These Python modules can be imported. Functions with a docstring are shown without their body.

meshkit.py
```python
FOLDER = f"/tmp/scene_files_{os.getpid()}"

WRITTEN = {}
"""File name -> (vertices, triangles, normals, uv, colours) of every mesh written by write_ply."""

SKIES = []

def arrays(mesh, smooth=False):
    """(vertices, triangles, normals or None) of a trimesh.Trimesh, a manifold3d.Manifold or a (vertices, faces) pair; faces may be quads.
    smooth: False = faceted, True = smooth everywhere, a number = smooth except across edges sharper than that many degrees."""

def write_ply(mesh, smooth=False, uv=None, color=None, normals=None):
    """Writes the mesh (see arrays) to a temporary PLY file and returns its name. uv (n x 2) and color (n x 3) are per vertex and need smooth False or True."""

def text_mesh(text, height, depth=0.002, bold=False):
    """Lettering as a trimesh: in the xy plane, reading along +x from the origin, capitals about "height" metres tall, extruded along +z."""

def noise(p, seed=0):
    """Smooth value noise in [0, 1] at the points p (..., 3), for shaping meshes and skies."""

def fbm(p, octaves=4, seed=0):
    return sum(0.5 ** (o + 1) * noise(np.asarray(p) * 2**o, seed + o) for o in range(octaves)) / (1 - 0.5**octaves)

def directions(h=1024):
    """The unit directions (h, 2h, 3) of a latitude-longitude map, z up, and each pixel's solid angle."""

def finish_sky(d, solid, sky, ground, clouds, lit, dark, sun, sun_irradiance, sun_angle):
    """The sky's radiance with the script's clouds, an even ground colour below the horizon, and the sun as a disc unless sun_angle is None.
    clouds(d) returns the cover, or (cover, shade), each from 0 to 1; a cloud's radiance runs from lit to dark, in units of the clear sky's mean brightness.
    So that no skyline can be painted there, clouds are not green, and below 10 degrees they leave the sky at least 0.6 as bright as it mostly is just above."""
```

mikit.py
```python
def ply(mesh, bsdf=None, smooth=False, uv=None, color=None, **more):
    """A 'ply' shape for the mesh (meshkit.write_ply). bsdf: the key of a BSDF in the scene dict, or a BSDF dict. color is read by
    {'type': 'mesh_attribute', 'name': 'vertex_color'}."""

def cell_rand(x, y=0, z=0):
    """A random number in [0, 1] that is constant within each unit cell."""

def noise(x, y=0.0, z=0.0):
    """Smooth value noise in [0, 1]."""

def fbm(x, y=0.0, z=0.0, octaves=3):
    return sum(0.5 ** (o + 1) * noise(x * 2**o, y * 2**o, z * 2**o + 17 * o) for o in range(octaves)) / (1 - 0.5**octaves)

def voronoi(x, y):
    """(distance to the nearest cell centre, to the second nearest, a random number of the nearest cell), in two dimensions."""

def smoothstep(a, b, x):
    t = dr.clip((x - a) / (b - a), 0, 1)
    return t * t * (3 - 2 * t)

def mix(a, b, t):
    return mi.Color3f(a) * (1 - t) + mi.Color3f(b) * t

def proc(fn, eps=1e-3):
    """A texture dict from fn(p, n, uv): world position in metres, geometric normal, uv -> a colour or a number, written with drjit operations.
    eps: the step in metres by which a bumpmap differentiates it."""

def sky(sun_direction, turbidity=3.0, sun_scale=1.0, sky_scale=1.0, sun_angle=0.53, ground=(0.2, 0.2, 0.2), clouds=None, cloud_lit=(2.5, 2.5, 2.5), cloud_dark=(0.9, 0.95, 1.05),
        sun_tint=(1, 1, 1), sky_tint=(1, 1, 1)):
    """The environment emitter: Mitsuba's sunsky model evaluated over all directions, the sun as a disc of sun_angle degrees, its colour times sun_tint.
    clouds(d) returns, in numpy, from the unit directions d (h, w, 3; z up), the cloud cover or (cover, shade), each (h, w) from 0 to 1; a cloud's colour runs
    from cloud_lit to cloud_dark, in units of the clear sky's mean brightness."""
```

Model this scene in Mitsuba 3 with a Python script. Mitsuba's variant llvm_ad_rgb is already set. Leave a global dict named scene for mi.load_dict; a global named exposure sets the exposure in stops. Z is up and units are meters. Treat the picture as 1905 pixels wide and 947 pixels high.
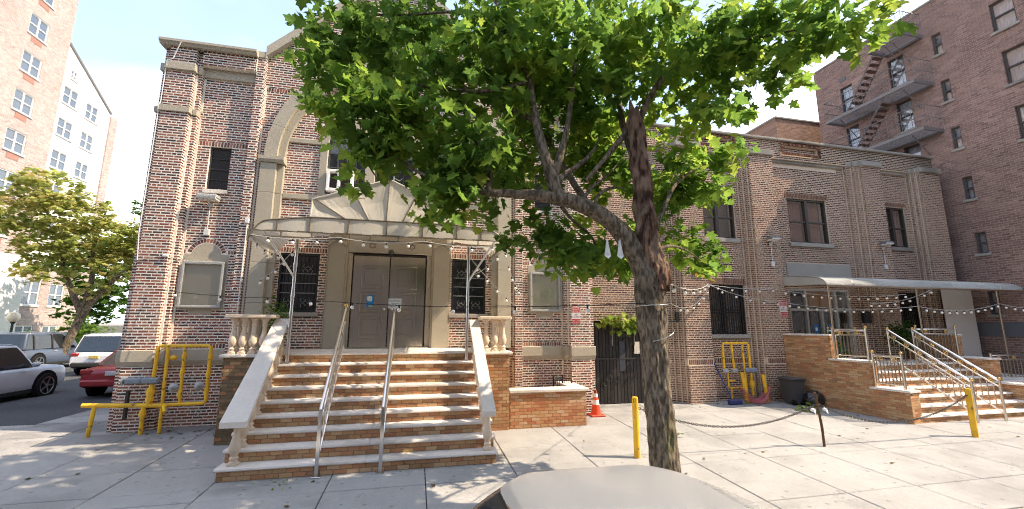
import math
import numpy as np, trimesh, drjit as dr, mitsuba as mi, mikit, meshkit
from scipy.spatial import ConvexHull
from shapely.geometry import Polygon, Point, box as sbox
from shapely.ops import unary_union
from shapely.prepared import prep

T = mi.ScalarTransform4f
scene, labels = {}, {}

# ---------------------------------------------------------------- camera, sky, exposure
CAM_F, CAM_P, CAM_R, CAM_H = 780.3 / 952.5, math.radians(9.504), math.radians(0.2055), math.radians(12.803)
EYE = np.array([0.0, 0.0, 2.17])


def _cam_rot():
    c, s = math.cos, math.sin
    rx = np.array([[1, 0, 0], [0, c(CAM_P), s(CAM_P)], [0, -s(CAM_P), c(CAM_P)]])
    rz = np.array([[c(CAM_R), -s(CAM_R), 0], [s(CAM_R), c(CAM_R), 0], [0, 0, 1]])
    w = np.array([[c(CAM_H), -s(CAM_H), 0], [0, 0, -1], [s(CAM_H), c(CAM_H), 0]])
    return rz @ rx @ w


CR = _cam_rot()
fwd, upv = CR[2], -CR[1]
scene['camera'] = {'type': 'perspective', 'fov': math.degrees(2 * math.atan(1 / CAM_F)), 'fov_axis': 'x', 'near_clip': 0.05, 'far_clip': 2000.0,
                   'to_world': T().look_at(origin=EYE.tolist(), target=(EYE + fwd).tolist(), up=upv.tolist())}
SUN = (0.70, -0.20, 0.80)


def clouds(d):
    q = np.stack([d[..., 0] / (d[..., 2] + 0.35), d[..., 1] / (d[..., 2] + 0.35), d[..., 2] * 0.6], -1)
    n = meshkit.fbm(q * 1.6 + 3.1, 5, 4)
    low = np.clip(1 - d[..., 2] / 0.85, 0, 1)
    cover = np.clip((n - 0.50 + 0.36 * low ** 1.6) * 3.6, 0.24, 0.98)
    shade = np.clip((meshkit.fbm(q * 3.0 + 9.0, 4, 8) - 0.5) * 1.6, 0, 0.5)
    return cover, shade


scene['sky'] = mikit.sky(SUN, turbidity=3, sun_scale=.54, sun_tint=(1.0, 1.0, 1.0), clouds=clouds, cloud_lit=(2.0, 2.05, 2.1), cloud_dark=(1.2, 1.28, 1.38), ground=(0.3, 0.29, 0.27))
exposure = 3.45

# ---------------------------------------------------------------- materials
fbm, noise, smoothstep, mix = mikit.fbm, mikit.noise, mikit.smoothstep, mikit.mix
VC = {'type': 'mesh_attribute', 'name': 'vertex_color'}


def rgb(*c):
    return {'type': 'rgb', 'value': list(c)}


def two(b):
    return {'type': 'twosided', 'bsdf': b}


def princ(col, rough=0.6, **k):
    if rough >= .85 and 'metallic' not in k:
        return {'type': 'diffuse', 'reflectance': col}
    return {'type': 'principled', 'base_color': col, 'roughness': rough, **k}


def stain_tex(a, b, s, dirt=0.25):
    def fn(p, n, uv):
        t = fbm(p.x * s, p.y * s, p.z * s, 4)
        g = noise(p.x * 60, p.y * 60, p.z * 60)
        d = smoothstep(0.52, 0.8, fbm(p.x * s * .35 + 7, p.y * s * .35, p.z * s * .22 + 3, 4))
        return mix(a, b, t) * (0.93 + 0.14 * g) * (1 - dirt * d)
    return mikit.proc(fn)


scene['vmatte'] = two(princ(VC, 0.85, specular=0.25))
scene['vpaint'] = two(princ(VC, 0.42, specular=0.45))
scene['vgloss'] = two(princ(VC, 0.22, specular=0.5, clearcoat=1.0, clearcoat_gloss=0.92))
scene['vmetal'] = two(princ(VC, 0.24, metallic=1.0))
scene['brickm'] = two(princ(VC, 0.9, specular=0.2))
scene['mortar_pale'] = two(princ(stain_tex((.74, .69, .61), (.83, .78, .70), 1.3, .25), .95, specular=.15))
scene['mortar_beige'] = two(princ(stain_tex((.62, .52, .405), (.72, .61, .485), 1.1, .3), .95, specular=.15))
scene['mortar_brown'] = two(princ(stain_tex((.20, .12, .07), (.28, .18, .11), 2.0, .3), .95, specular=.15))
scene['stucco'] = two(princ(stain_tex((.375, .335, .262), (.415, .372, .296), 1.6, .14), .7, specular=.3))
scene['stone'] = two(princ(stain_tex((.60, .545, .49), (.73, .68, .62), 3.5, .38), .6, specular=.35))
scene['grey_stone'] = two(princ(stain_tex((.30, .28, .25), (.40, .37, .33), 3.0, .45), .85, specular=.2))
scene['baluster_stone'] = two(princ(stain_tex((.62, .49, .36), (.70, .58, .45), 4.5, .2), .55, specular=.4))


def concrete_fn(p, n, uv):
    t = fbm(p.x * .7, p.y * .7, 0, 4)
    g = noise(p.x * 45, p.y * 45, p.z * 45)
    g2 = fbm(p.x * 9, p.y * 9, 2.0, 3)
    spot = smoothstep(.80, .88, noise(p.x * 5.0 + 11, p.y * 5.0)) * smoothstep(.55, .7, noise(p.x * 31, p.y * 31))
    st = smoothstep(.5, .78, fbm(p.x * 1.3 + 4, p.y * 1.9 + 9, 1, 4))
    d1, d2, wh = mikit.voronoi(p.x * 2.6, p.y * 2.6)
    gum = smoothstep(.075, .055, d1 + .02 * (g2 - .5)) * smoothstep(.45, .5, wh)
    oil = smoothstep(.62, .80, fbm(p.x * .9 + 21, p.y * .9 + 3, 7, 4))
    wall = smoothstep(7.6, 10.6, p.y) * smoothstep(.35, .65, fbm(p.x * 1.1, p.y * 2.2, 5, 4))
    c = mix((.345, .338, .327), (.42, .412, .40), t) * (.90 + .12 * g + .10 * (g2 - .5))
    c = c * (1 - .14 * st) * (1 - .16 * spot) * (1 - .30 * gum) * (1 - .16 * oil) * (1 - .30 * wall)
    return c


scene['concrete'] = two(princ(mikit.proc(concrete_fn), .9, specular=.2))


def asphalt_fn(p, n, uv):
    t = fbm(p.x * .5, p.y * .5, 0, 4)
    g = noise(p.x * 40, p.y * 40, 0)
    return mix((.075, .078, .084), (.125, .127, .13), t) * (.8 + .4 * g)


scene['asphalt'] = two(princ(mikit.proc(asphalt_fn), .85, specular=.3))


def brushed_fn(p, n, uv):
    t = noise(p.x * 220, p.y * 220, p.z * 3)
    s = fbm(p.x * 2.5, p.y * 2, p.z * 1.5, 4)
    return mix((.40, .37, .325), (.62, .58, .52), s) * (.9 + .2 * t)


scene['steel'] = two(princ(mikit.proc(brushed_fn), .20, metallic=1.0))


def yellow_fn(p, n, uv):
    chip = smoothstep(.70, .74, fbm(p.x * 17, p.y * 17, p.z * 11, 3))
    grime = smoothstep(.45, .75, fbm(p.x * 4, p.y * 4, p.z * 3 + 2, 3)) * .35 + .35 * smoothstep(.22, .04, p.z)
    c = mix((.88, .53, .03), (.80, .45, .03), noise(p.x * 8, p.y * 8, p.z * 8)) * (1 - .6 * grime)
    return mix(c, (.16, .09, .05), chip * .8)


scene['yellow_paint'] = two(princ(mikit.proc(yellow_fn), .45, specular=.4))
scene['chrome'] = two(princ(rgb(.72, .72, .73), .16, metallic=1.0))
scene['gold'] = two(princ(rgb(.75, .50, .17), .25, metallic=1.0))
scene['fabric'] = {'type': 'principledthin', 'base_color': stain_tex((.60, .565, .49), (.68, .645, .57), 1.5, .1), 'roughness': .8, 'diff_trans': .55}
scene['grey_fabric'] = {'type': 'principledthin', 'base_color': stain_tex((.50, .50, .47), (.60, .60, .56), 1.2, .3), 'roughness': .7, 'diff_trans': .7}
scene['glass'] = {'type': 'thindielectric', 'int_ior': 1.5}
scene['dark_glass'] = two(princ(rgb(.018, .022, .026), .04, specular=.9))
scene['far_glass'] = two(princ(rgb(.10, .13, .17), .06, specular=1.0))
scene['bulb_glass'] = two(princ(rgb(.85, .83, .78), .08, specular=.8, clearcoat=1.0))
scene['leaf'] = {'type': 'principledthin', 'base_color': VC, 'roughness': .45, 'diff_trans': 1.45, 'spec_trans': 0.0, 'eta': 1.4}


def bark_fn(p, n, uv):
    r = fbm(p.x * 40, p.y * 40, p.z * 11, 4)
    m = fbm(p.x * 3 + 5, p.y * 3, p.z * 2.5, 3)
    moss = smoothstep(.5, .72, fbm(p.x * 6 + 2, p.y * 6, p.z * 2.2, 3)) * smoothstep(1.7, .1, p.z)
    c = mix((.085, .068, .05), (.25, .205, .15), smoothstep(.3, .70, r)) * (.75 + .5 * m)
    return mix(c, (.13, .145, .045), moss * .75)


def bark_h(p, n, uv):
    return fbm(p.x * 22, p.y * 22, p.z * 9.0, 4) * .030


scene['bark'] = two({'type': 'bumpmap', 'arbitrary': mikit.proc(bark_h, 2e-3), 'scale': 1.0, 'bsdf': princ(mikit.proc(bark_fn), .95, specular=.15)})


def decay_fn(p, n, uv):
    r = fbm(p.x * 26, p.y * 26, p.z * 7.0, 4)
    m = smoothstep(.50, .58, fbm(p.x * 6 + 3, p.y * 6, p.z * 2.6 + 1, 3))
    k = smoothstep(.55, .66, fbm(p.x * 9 + 8, p.y * 9, p.z * 4.0 + 2, 3))
    c = mix((.055, .034, .026), (.20, .12, .085), smoothstep(.35, .65, r))
    return mix(mix(c, (.36, .26, .185), m * .45), (.04, .026, .021), k * .45)


scene['decay_bark'] = two({'type': 'bumpmap', 'arbitrary': mikit.proc(lambda p, n, uv: fbm(p.x * 16, p.y * 16, p.z * 9.0, 4) * .05, 2e-3), 'scale': 1.0, 'bsdf': princ(mikit.proc(decay_fn), .95, specular=.15)})


def far_brick(ca, cb, mortar, lx, lz, axis):
    def fn(p, n, uv):
        u = (p.y if axis == 'y' else p.x) / lx
        v = p.z / lz
        row = dr.floor(v)
        u = u + .5 * (row - 2 * dr.floor(row / 2))
        col = dr.floor(u)
        fu, fv = u - col, v - row
        m = dr.maximum(smoothstep(.93, .97, fu), smoothstep(.80, .88, fv))
        h = mikit.cell_rand(col, row, 3)
        h2 = mikit.cell_rand(col, row, 9)
        w = fbm(p.x * .4, p.y * .4, p.z * .4, 3)
        c = mix(ca, cb, h) * (.7 + .45 * h2) * (.7 + .6 * w)
        return mix(c, mortar, m)
    return mikit.proc(fn)


scene['tower_brick'] = two(princ(far_brick((.22, .13, .11), (.32, .205, .17), (.40, .34, .30), .21, .075, 'y'), .9, specular=.2))
scene['rose_brick'] = two(princ(far_brick((.40, .30, .275), (.465, .365, .335), (.54, .48, .455), .24, .085, 'y'), .9, specular=.2))
scene['rear_brick'] = two(princ(far_brick((.26, .15, .11), (.36, .23, .17), (.40, .32, .26), .21, .075, 'x'), .9, specular=.2))
scene['white_render'] = two(princ(stain_tex((.70, .69, .67), (.76, .75, .73), .5, .06), .9, specular=.2))


# ---------------------------------------------------------------- mesh helpers
class MB:
    def __init__(s, col=(.5, .5, .5)):
        s.v, s.f, s.c, s.n, s.col = [], [], [], 0, col

    def mesh(s, v, f, col=None, M=None):
        v = np.asarray(v, float)
        f = np.asarray(f, int)
        if f.ndim == 2 and f.shape[1] == 4:
            f = np.vstack([f[:, [0, 1, 2]], f[:, [0, 2, 3]]])
        if M is not None:
            v = v @ np.asarray(M)[:3, :3].T + np.asarray(M)[:3, 3]
        c = np.asarray(s.col if col is None else col, float)
        s.v.append(v)
        s.f.append(f + s.n)
        s.c.append(np.broadcast_to(c, (len(v), 3)))
        s.n += len(v)
        return s

    def box(s, x, y, z, col=None, b=0.0, M=None):
        h = np.array([x[1] - x[0], y[1] - y[0], z[1] - z[0]]) / 2
        c = np.array([x[1] + x[0], y[1] + y[0], z[1] + z[0]]) / 2
        if b <= 0:
            v, f = CUBE_V * h + c, CUBE_F
        else:
            b = min(b, .45 * h.min())
            v = np.vstack([[g * (h - b * (1 - np.eye(3)[k])) for k in range(3)] for g in CUBE_V])
            f = CH_F
            v = v + c
        return s.mesh(v, f, col, M)

    def prism(s, pts, axis, lo, hi, col=None, M=None):
        pg = pts if isinstance(pts, Polygon) else Polygon(pts)
        for g in getattr(pg, 'geoms', [pg]):
            if g.area < 1e-8:
                continue
            m = trimesh.creation.extrude_polygon(g, hi - lo, engine='earcut')
            a = np.array(m.vertices)
            a[:, 2] += lo
            if axis == 'y':
                v = np.stack([a[:, 0], a[:, 2], a[:, 1]], 1)
            elif axis == 'x':
                v = np.stack([a[:, 2], a[:, 0], a[:, 1]], 1)
            else:
                v = a
            s.mesh(v, m.faces, col, M)
        return s

    def tube(s, pts, r, sides=8, col=None, caps=True):
        p = np.asarray(pts, float)
        r = np.broadcast_to(np.asarray(r, float), (len(p),))
        t = np.gradient(p, axis=0) if len(p) > 2 else np.repeat((p[1] - p[0])[None], 2, 0)
        t = t / (np.linalg.norm(t, axis=1, keepdims=True) + 1e-12)
        a = np.cross(t[0], [0, 0, 1.0] if abs(t[0][2]) < .9 else [1.0, 0, 0])
        fr = []
        for i in range(len(p)):
            a = a - t[i] * (a @ t[i])
            a = a / (np.linalg.norm(a) + 1e-12)
            fr.append((a, np.cross(t[i], a)))
        an = np.arange(sides) * 2 * np.pi / sides
        v = np.vstack([p[i] + r[i] * (np.cos(an)[:, None] * fr[i][0] + np.sin(an)[:, None] * fr[i][1]) for i in range(len(p))])
        q = [[i * sides + j, i * sides + (j + 1) % sides, (i + 1) * sides + (j + 1) % sides, (i + 1) * sides + j] for i in range(len(p) - 1) for j in range(sides)]
        q = np.array(q)
        f = np.vstack([q[:, [0, 1, 2]], q[:, [0, 2, 3]]])
        if caps:
            n = len(v)
            v = np.vstack([v, p[0], p[-1]])
            e = (len(p) - 1) * sides
            f = np.vstack([f, [[n, (j + 1) % sides, j] for j in range(sides)], [[n + 1, e + j, e + (j + 1) % sides] for j in range(sides)]])
        return s.mesh(v, f, col)

    def lathe(s, prof, at=(0, 0, 0), sides=16, col=None, M=None):
        an = np.arange(sides) * 2 * np.pi / sides
        v = np.vstack([np.stack([r * np.cos(an), r * np.sin(an), np.full(sides, z)], 1) for r, z in prof]) + np.asarray(at, float)
        q = np.array([[i * sides + j, i * sides + (j + 1) % sides, (i + 1) * sides + (j + 1) % sides, (i + 1) * sides + j] for i in range(len(prof) - 1) for j in range(sides)])
        return s.mesh(v, q, col, M)

    def ball(s, c, r, col=None, sub=2):
        m = trimesh.creation.icosphere(subdivisions=sub)
        return s.mesh(np.array(m.vertices) * np.asarray(r) + np.asarray(c, float), m.faces, col)

    def quad(s, a, b, c, d, col=None):
        return s.mesh([a, b, c, d], [[0, 1, 2], [0, 2, 3]], col)

    def arrays(s):
        return np.vstack(s.v), np.vstack(s.f), np.vstack(s.c)

    def ply(s, mat, smooth=False, **k):
        v, f, c = s.arrays()
        if smooth is not False and smooth is not True:
            tm = trimesh.Trimesh(v, f, process=False, vertex_colors=None)
            tm.merge_vertices()
            sm = trimesh.graph.smooth_shade(tm, angle=np.radians(smooth), facet_minarea=None)
            if len(np.unique(c, axis=0)) > 1:
                from scipy.spatial import cKDTree
                c = c[cKDTree(v).query(np.array(sm.vertices))[1]]
            else:
                c = np.broadcast_to(c[0], (len(sm.vertices), 3))
            return mikit.ply(sm, mat, smooth=True, color=c, **k)
        return mikit.ply(trimesh.Trimesh(v, f, process=False), mat, smooth=smooth, color=c, **k)


CUBE_V = np.array([[x, y, z] for x in (-1, 1) for y in (-1, 1) for z in (-1, 1)], float)
CUBE_F = np.array([[0, 1, 3], [0, 3, 2], [4, 6, 7], [4, 7, 5], [0, 4, 5], [0, 5, 1], [2, 3, 7], [2, 7, 6], [0, 2, 6], [0, 6, 4], [1, 5, 7], [1, 7, 3]])


def _chamfer_faces():
    b, h = .1, np.ones(3)
    v = np.vstack([[g * (h - b * (1 - np.eye(3)[k])) for k in range(3)] for g in CUBE_V])
    hull = ConvexHull(v)
    f = hull.simplices.copy()
    for i, t in enumerate(f):
        n = np.cross(v[t[1]] - v[t[0]], v[t[2]] - v[t[0]])
        if n @ v[t].mean(0) < 0:
            f[i] = t[::-1]
    return f


CH_F = _chamfer_faces()
used = {}


def fresh(base):
    k = used.get(base, -1) + 1
    used[base] = k
    return base if k == 0 else f'{base}_{k:03d}'


def note(key, label=None, cat=None, group=None, kind=None):
    d = {n: v for n, v in (('label', label), ('category', cat), ('group', group), ('kind', kind)) if v}
    if d:
        labels[key] = d


def thing(name, label, cat, group=None):
    key = fresh(name)
    note(key, label, cat, group)
    return key


def put(name, m, mat, parent=None, smooth=False, label=None, cat=None, group=None, kind=None, **k):
    key = fresh(f'{parent}__{name}' if parent else name)
    scene[key] = m.ply(mat, smooth, **k) if isinstance(m, MB) else {**m, **({'bsdf': {'type': 'ref', 'id': mat}} if mat else {}), **k}
    note(key, label, cat, group, kind)
    return key


def struct(name, m, mat, kind='structure', smooth=False):
    return put(name, m, mat, None, smooth, kind=kind)


def to_px(P):
    q = (np.asarray(P, float) - EYE) @ CR.T
    z = np.maximum(q[..., 2], .05)
    return np.stack([952.5 + 780.3 * q[..., 0] / z, 473.5 + 780.3 * q[..., 1] / z], -1), q[..., 2]


# ---------------------------------------------------------------- brickwork
ZH = np.array([0, 0, 1.0])


class Frame:
    """A wall plane: origin, horizontal direction, outward normal."""

    def __init__(s, o, u, n):
        s.o, s.u, s.n = (np.asarray(x, float) for x in (o, u, n))

    def p(s, u, z, out=0.0):
        u, z, out = np.broadcast_arrays(np.asarray(u, float), np.asarray(z, float), np.asarray(out, float))
        return s.o + u[..., None] * s.u + z[..., None] * ZH + out[..., None] * s.n


def front(y):
    return Frame((0, y, 0), (1, 0, 0), (0, -1, 0))


class Bricks:
    """The bricks of one thing: the largest in the picture become parts, the rest one part."""

    def __init__(s, tones, seed, t=.008):
        s.items, s.polys, s.tones, s.rng, s.t = [], [], np.asarray(tones, float), np.random.default_rng(seed), t

    def tone(s, n, w=None):
        return s.rng.choice(len(s.tones), n, p=w if w is not None else getattr(s, 'usual', None))

    def field(s, fr, poly, course=.06, pitch=.19, joint=.015, header=6, z0=0.0, u0=0.0, w=None, jz=None):
        jz = jz or joint
        if poly.is_empty:
            return
        a, b, c, d = poly.bounds
        pp = prep(poly)
        for k in range(int(math.floor((b - z0) / course)), int(math.ceil((d - z0) / course))):
            zl, zh = z0 + k * course + jz / 2, z0 + (k + 1) * course - jz / 2
            hd = header and k % header == 0
            L = pitch / 2 if hd else pitch
            off = u0 + (pitch / 4 if hd else (pitch / 2) * (k % 2))
            for i in range(int(math.floor((a - off) / L)), int(math.ceil((c - off) / L))):
                r = sbox(off + i * L + joint / 2, zl, off + (i + 1) * L - joint / 2, zh)
                if pp.contains(r):
                    s.rect(fr, r.bounds, w)
                elif pp.intersects(r):
                    q = r.intersection(poly)
                    for g in getattr(q, 'geoms', [q]):
                        if g.geom_type != 'Polygon' or g.area < .1 * r.area:
                            continue
                        bb = g.bounds
                        if g.area > .96 * (bb[2] - bb[0]) * (bb[3] - bb[1]):
                            s.rect(fr, bb, w)
                        else:
                            s.poly(fr, list(g.convex_hull.exterior.coords)[:-1], w)

    def soldiers(s, fr, u0, u1, z0, z1, pitch=.06, joint=.014, w=None):
        n = max(1, int(round((u1 - u0) / pitch)))
        p = (u1 - u0) / n
        for i in range(n):
            s.rect(fr, (u0 + i * p + joint / 2, z0 + joint / 2, u0 + (i + 1) * p - joint / 2, z1 - joint / 2), w)

    def arc(s, fr, cu, cz, r0, r1, a0, a1, pitch=.06, joint=.012, w=None):
        n = max(2, int(round((r0 + r1) / 2 * (a1 - a0) / pitch)))
        da = (a1 - a0) / n
        for i in range(n):
            b0, b1 = a0 + i * da + joint / (r0 + r1), a0 + (i + 1) * da - joint / (r0 + r1)
            s.poly(fr, [(cu + r * math.cos(t), cz + r * math.sin(t)) for r, t in ((r0 + .006, b0), (r1 - .006, b0), (r1 - .006, b1), (r0 + .006, b1))], w)

    def rect(s, fr, b, w=None):
        s.items.append((fr, b, s.tone(1, w)[0], s.t * s.rng.uniform(.7, 1.25)))

    def poly(s, fr, pts, w=None):
        s.polys.append((fr, pts, s.tone(1, w)[0]))

    def finish(s, parent, name='brick', most=300):
        unit = []
        for c in s.tones:
            m = MB(c)
            m.box((0, 1), (0, 1), (0, 1))
            unit.append(m.ply('brickm'))
        area = np.zeros(len(s.items))
        if s.items:
            P = np.array([fr.p([b[0], b[2], b[2], b[0]], [b[1], b[1], b[3], b[3]]) for fr, b, _, _ in s.items])
            px, z = to_px(P)
            x, y = px[..., 0], px[..., 1]
            area = .5 * np.abs(sum(x[:, i] * y[:, (i + 1) % 4] - x[:, (i + 1) % 4] * y[:, i] for i in range(4)))
            inside = ((px > 0) & (px < [1905, 947])).all((1, 2)) & (z > 0).all(1)
            area = np.where(inside, area, 0)
        order = np.argsort(-area, kind='stable')
        s.weather = getattr(s, 'weather', None)
        for i in order[:most]:
            fr, b, t, th = s.items[i]
            M = np.eye(4)
            M[:3, 0], M[:3, 1], M[:3, 2] = fr.u * (b[2] - b[0]), fr.n * th, ZH * (b[3] - b[1])
            M[:3, 3] = fr.p(b[0], b[1])
            put(name, unit[t], None, parent, to_world=T(M))
        m = MB()
        rest = order[most:]
        if len(rest):
            fr_o = np.array([s.items[i][0].p(s.items[i][1][0], s.items[i][1][1]) for i in rest])
            U = np.array([s.items[i][0].u * (s.items[i][1][2] - s.items[i][1][0]) for i in rest])
            N = np.array([s.items[i][0].n * s.items[i][3] for i in rest])
            Z = np.array([ZH * (s.items[i][1][3] - s.items[i][1][1]) for i in rest])
            cv = (CUBE_V + 1) / 2
            v = fr_o[:, None] + cv[None, :, :1] * U[:, None] + cv[None, :, 1:2] * N[:, None] + cv[None, :, 2:] * Z[:, None]
            f = CUBE_F[None] + 8 * np.arange(len(rest))[:, None, None]
            jit = s.rng.uniform(.82, 1.18, (len(rest), 1, 1))
            big = meshkit.fbm(fr_o * [.55, .55, .35] + 3.0, 4, 12)
            jit = jit * (.72 + .56 * big)[:, None, None]
            if s.weather:
                jit = jit * s.weather(fr_o)[:, None, None]
            c = np.repeat(s.tones[[s.items[i][2] for i in rest]][:, None] * jit, 8, 1)
            m.mesh(v.reshape(-1, 3), f.reshape(-1, 3), c.reshape(-1, 3))
        for fr, pts, t in s.polys:
            n = len(pts)
            q = np.array(pts)
            v = np.vstack([fr.p(q[:, 0], q[:, 1], s.t), fr.p(q[:, 0], q[:, 1], 0)])
            f = [[0, i, i + 1] for i in range(1, n - 1)] + [[i, n + i, (i + 1) % n] for i in range(n)] + [[(i + 1) % n, n + i, n + (i + 1) % n] for i in range(n)]
            m.mesh(v, f, s.tones[t])
        if m.n:
            put('brickwork', m, 'brickm', parent, kind='stuff')


def slab(fr, poly, depth, m):
    """The mortar body behind bricks: the region of a frame pushed inwards."""
    for g in getattr(poly, 'geoms', [poly]):
        if g.area < 1e-6:
            continue
        e = trimesh.creation.extrude_polygon(g, depth, engine='earcut')
        a = np.array(e.vertices)
        m.mesh(fr.p(a[:, 0], a[:, 1], -a[:, 2]), e.faces)


def catenary(a, b, sag, n=24):
    t = np.linspace(0, 1, n)[:, None]
    p = np.asarray(a, float) * (1 - t) + np.asarray(b, float) * t
    p[:, 2] -= 4 * sag * (t * (1 - t))[:, 0]
    return p


def gz(y):
    return .03 * (min(y, 10.8) - 7.0)
# ---------------------------------------------------------------- ground
def road_z(y):
    return -.2 + .2 * np.clip((y - 4.5) / 6.5, 0, 1)


def sheet(xs, ys, zf):
    X, Y = np.meshgrid(xs, ys, indexing='ij')
    v = np.stack([X, Y, zf(Y)], -1).reshape(-1, 3)
    ny = len(ys)
    q = [[i * ny + j, (i + 1) * ny + j, (i + 1) * ny + j + 1, i * ny + j + 1] for i in range(len(xs) - 1) for j in range(ny - 1)]
    return MB().mesh(v, q)


struct('ground', MB((.12, .12, .10)).quad((-600, -600, -.42), (600, -600, -.42), (600, 600, -.42), (-600, 600, -.42)), 'vmatte')
struct('road', sheet([-90, -20, -8, 40, 90], [-60, -10, 4.5, 6, 7.5, 9, 11, 14, 40, 90], road_z), 'asphalt')

xj = [-8.75, -7.5, -6.35, -5.15, -3.9, -2.62, -1.09, .23, 1.55, 2.87, 4.51, 5.8, 7.02, 8.3, 9.55, 10.9, 12.25, 13.6, 15.0, 16.4, 17.8, 19.2, 20.6, 22.0]
yj = [4.2, 4.98, 6.38, 6.76, 7.66, 8.82, 9.9, 11.0]


def sz(v):
    v[:, 2] += .03 * (np.minimum(v[:, 1], 10.8) - 7.0)
    return v


def tilted(x, y, z, b=0.0):
    m = MB()
    m.box(x, y, z, b=b)
    m.v[0] = sz(m.v[0])
    return m


m = tilted((-8.75, 22), (4.2, 11.0), (-.13, -.016))
m.col = (.10, .095, .085)
m.c[0] = np.broadcast_to(m.col, m.c[0].shape)
side = struct('sidewalk', m, 'vmatte')
rs = np.random.default_rng(5)
for i in range(len(xj) - 1):
    for j in range(len(yj) - 1):
        if xj[i] > 4.4 and j == 5:
            continue
        y1 = yj[j + 2] if (xj[i] > 4.4 and j == 4) else yj[j + 1]
        dz = rs.uniform(-.0025, .0025)
        put('slab', tilted((xj[i] + .007, xj[i + 1] - .007), (yj[j] + .007, y1 - .007), (-.05, dz), b=.006), 'concrete', side)
avn = struct('avenue_sidewalk', MB((.1, .095, .085)).box((-7.55, -5.0), (11.0, 70), (-.1, .105)), 'vmatte')
for k in range(14):
    put('slab', MB().box((-7.5, -5.76), (11.02 + 1.5 * k, 12.5 + 1.5 * k), (0, .12), b=.006), 'concrete', avn)
struct('far_sidewalk', MB().box((-60, -19.2), (8, 90), (-.1, .13)), 'concrete')
kb = struct('kerb', MB().box((-8.9, -8.76), (4.2, 11.0), (-.4, -.12)), 'grey_stone')
for k in range(18):
    x0 = -8.75 + 1.7 * k
    put('kerb_stone', MB().box((x0, x0 + 1.685), (4.02, 4.185), (-.4, -.085), b=.015), 'grey_stone', kb)
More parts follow.
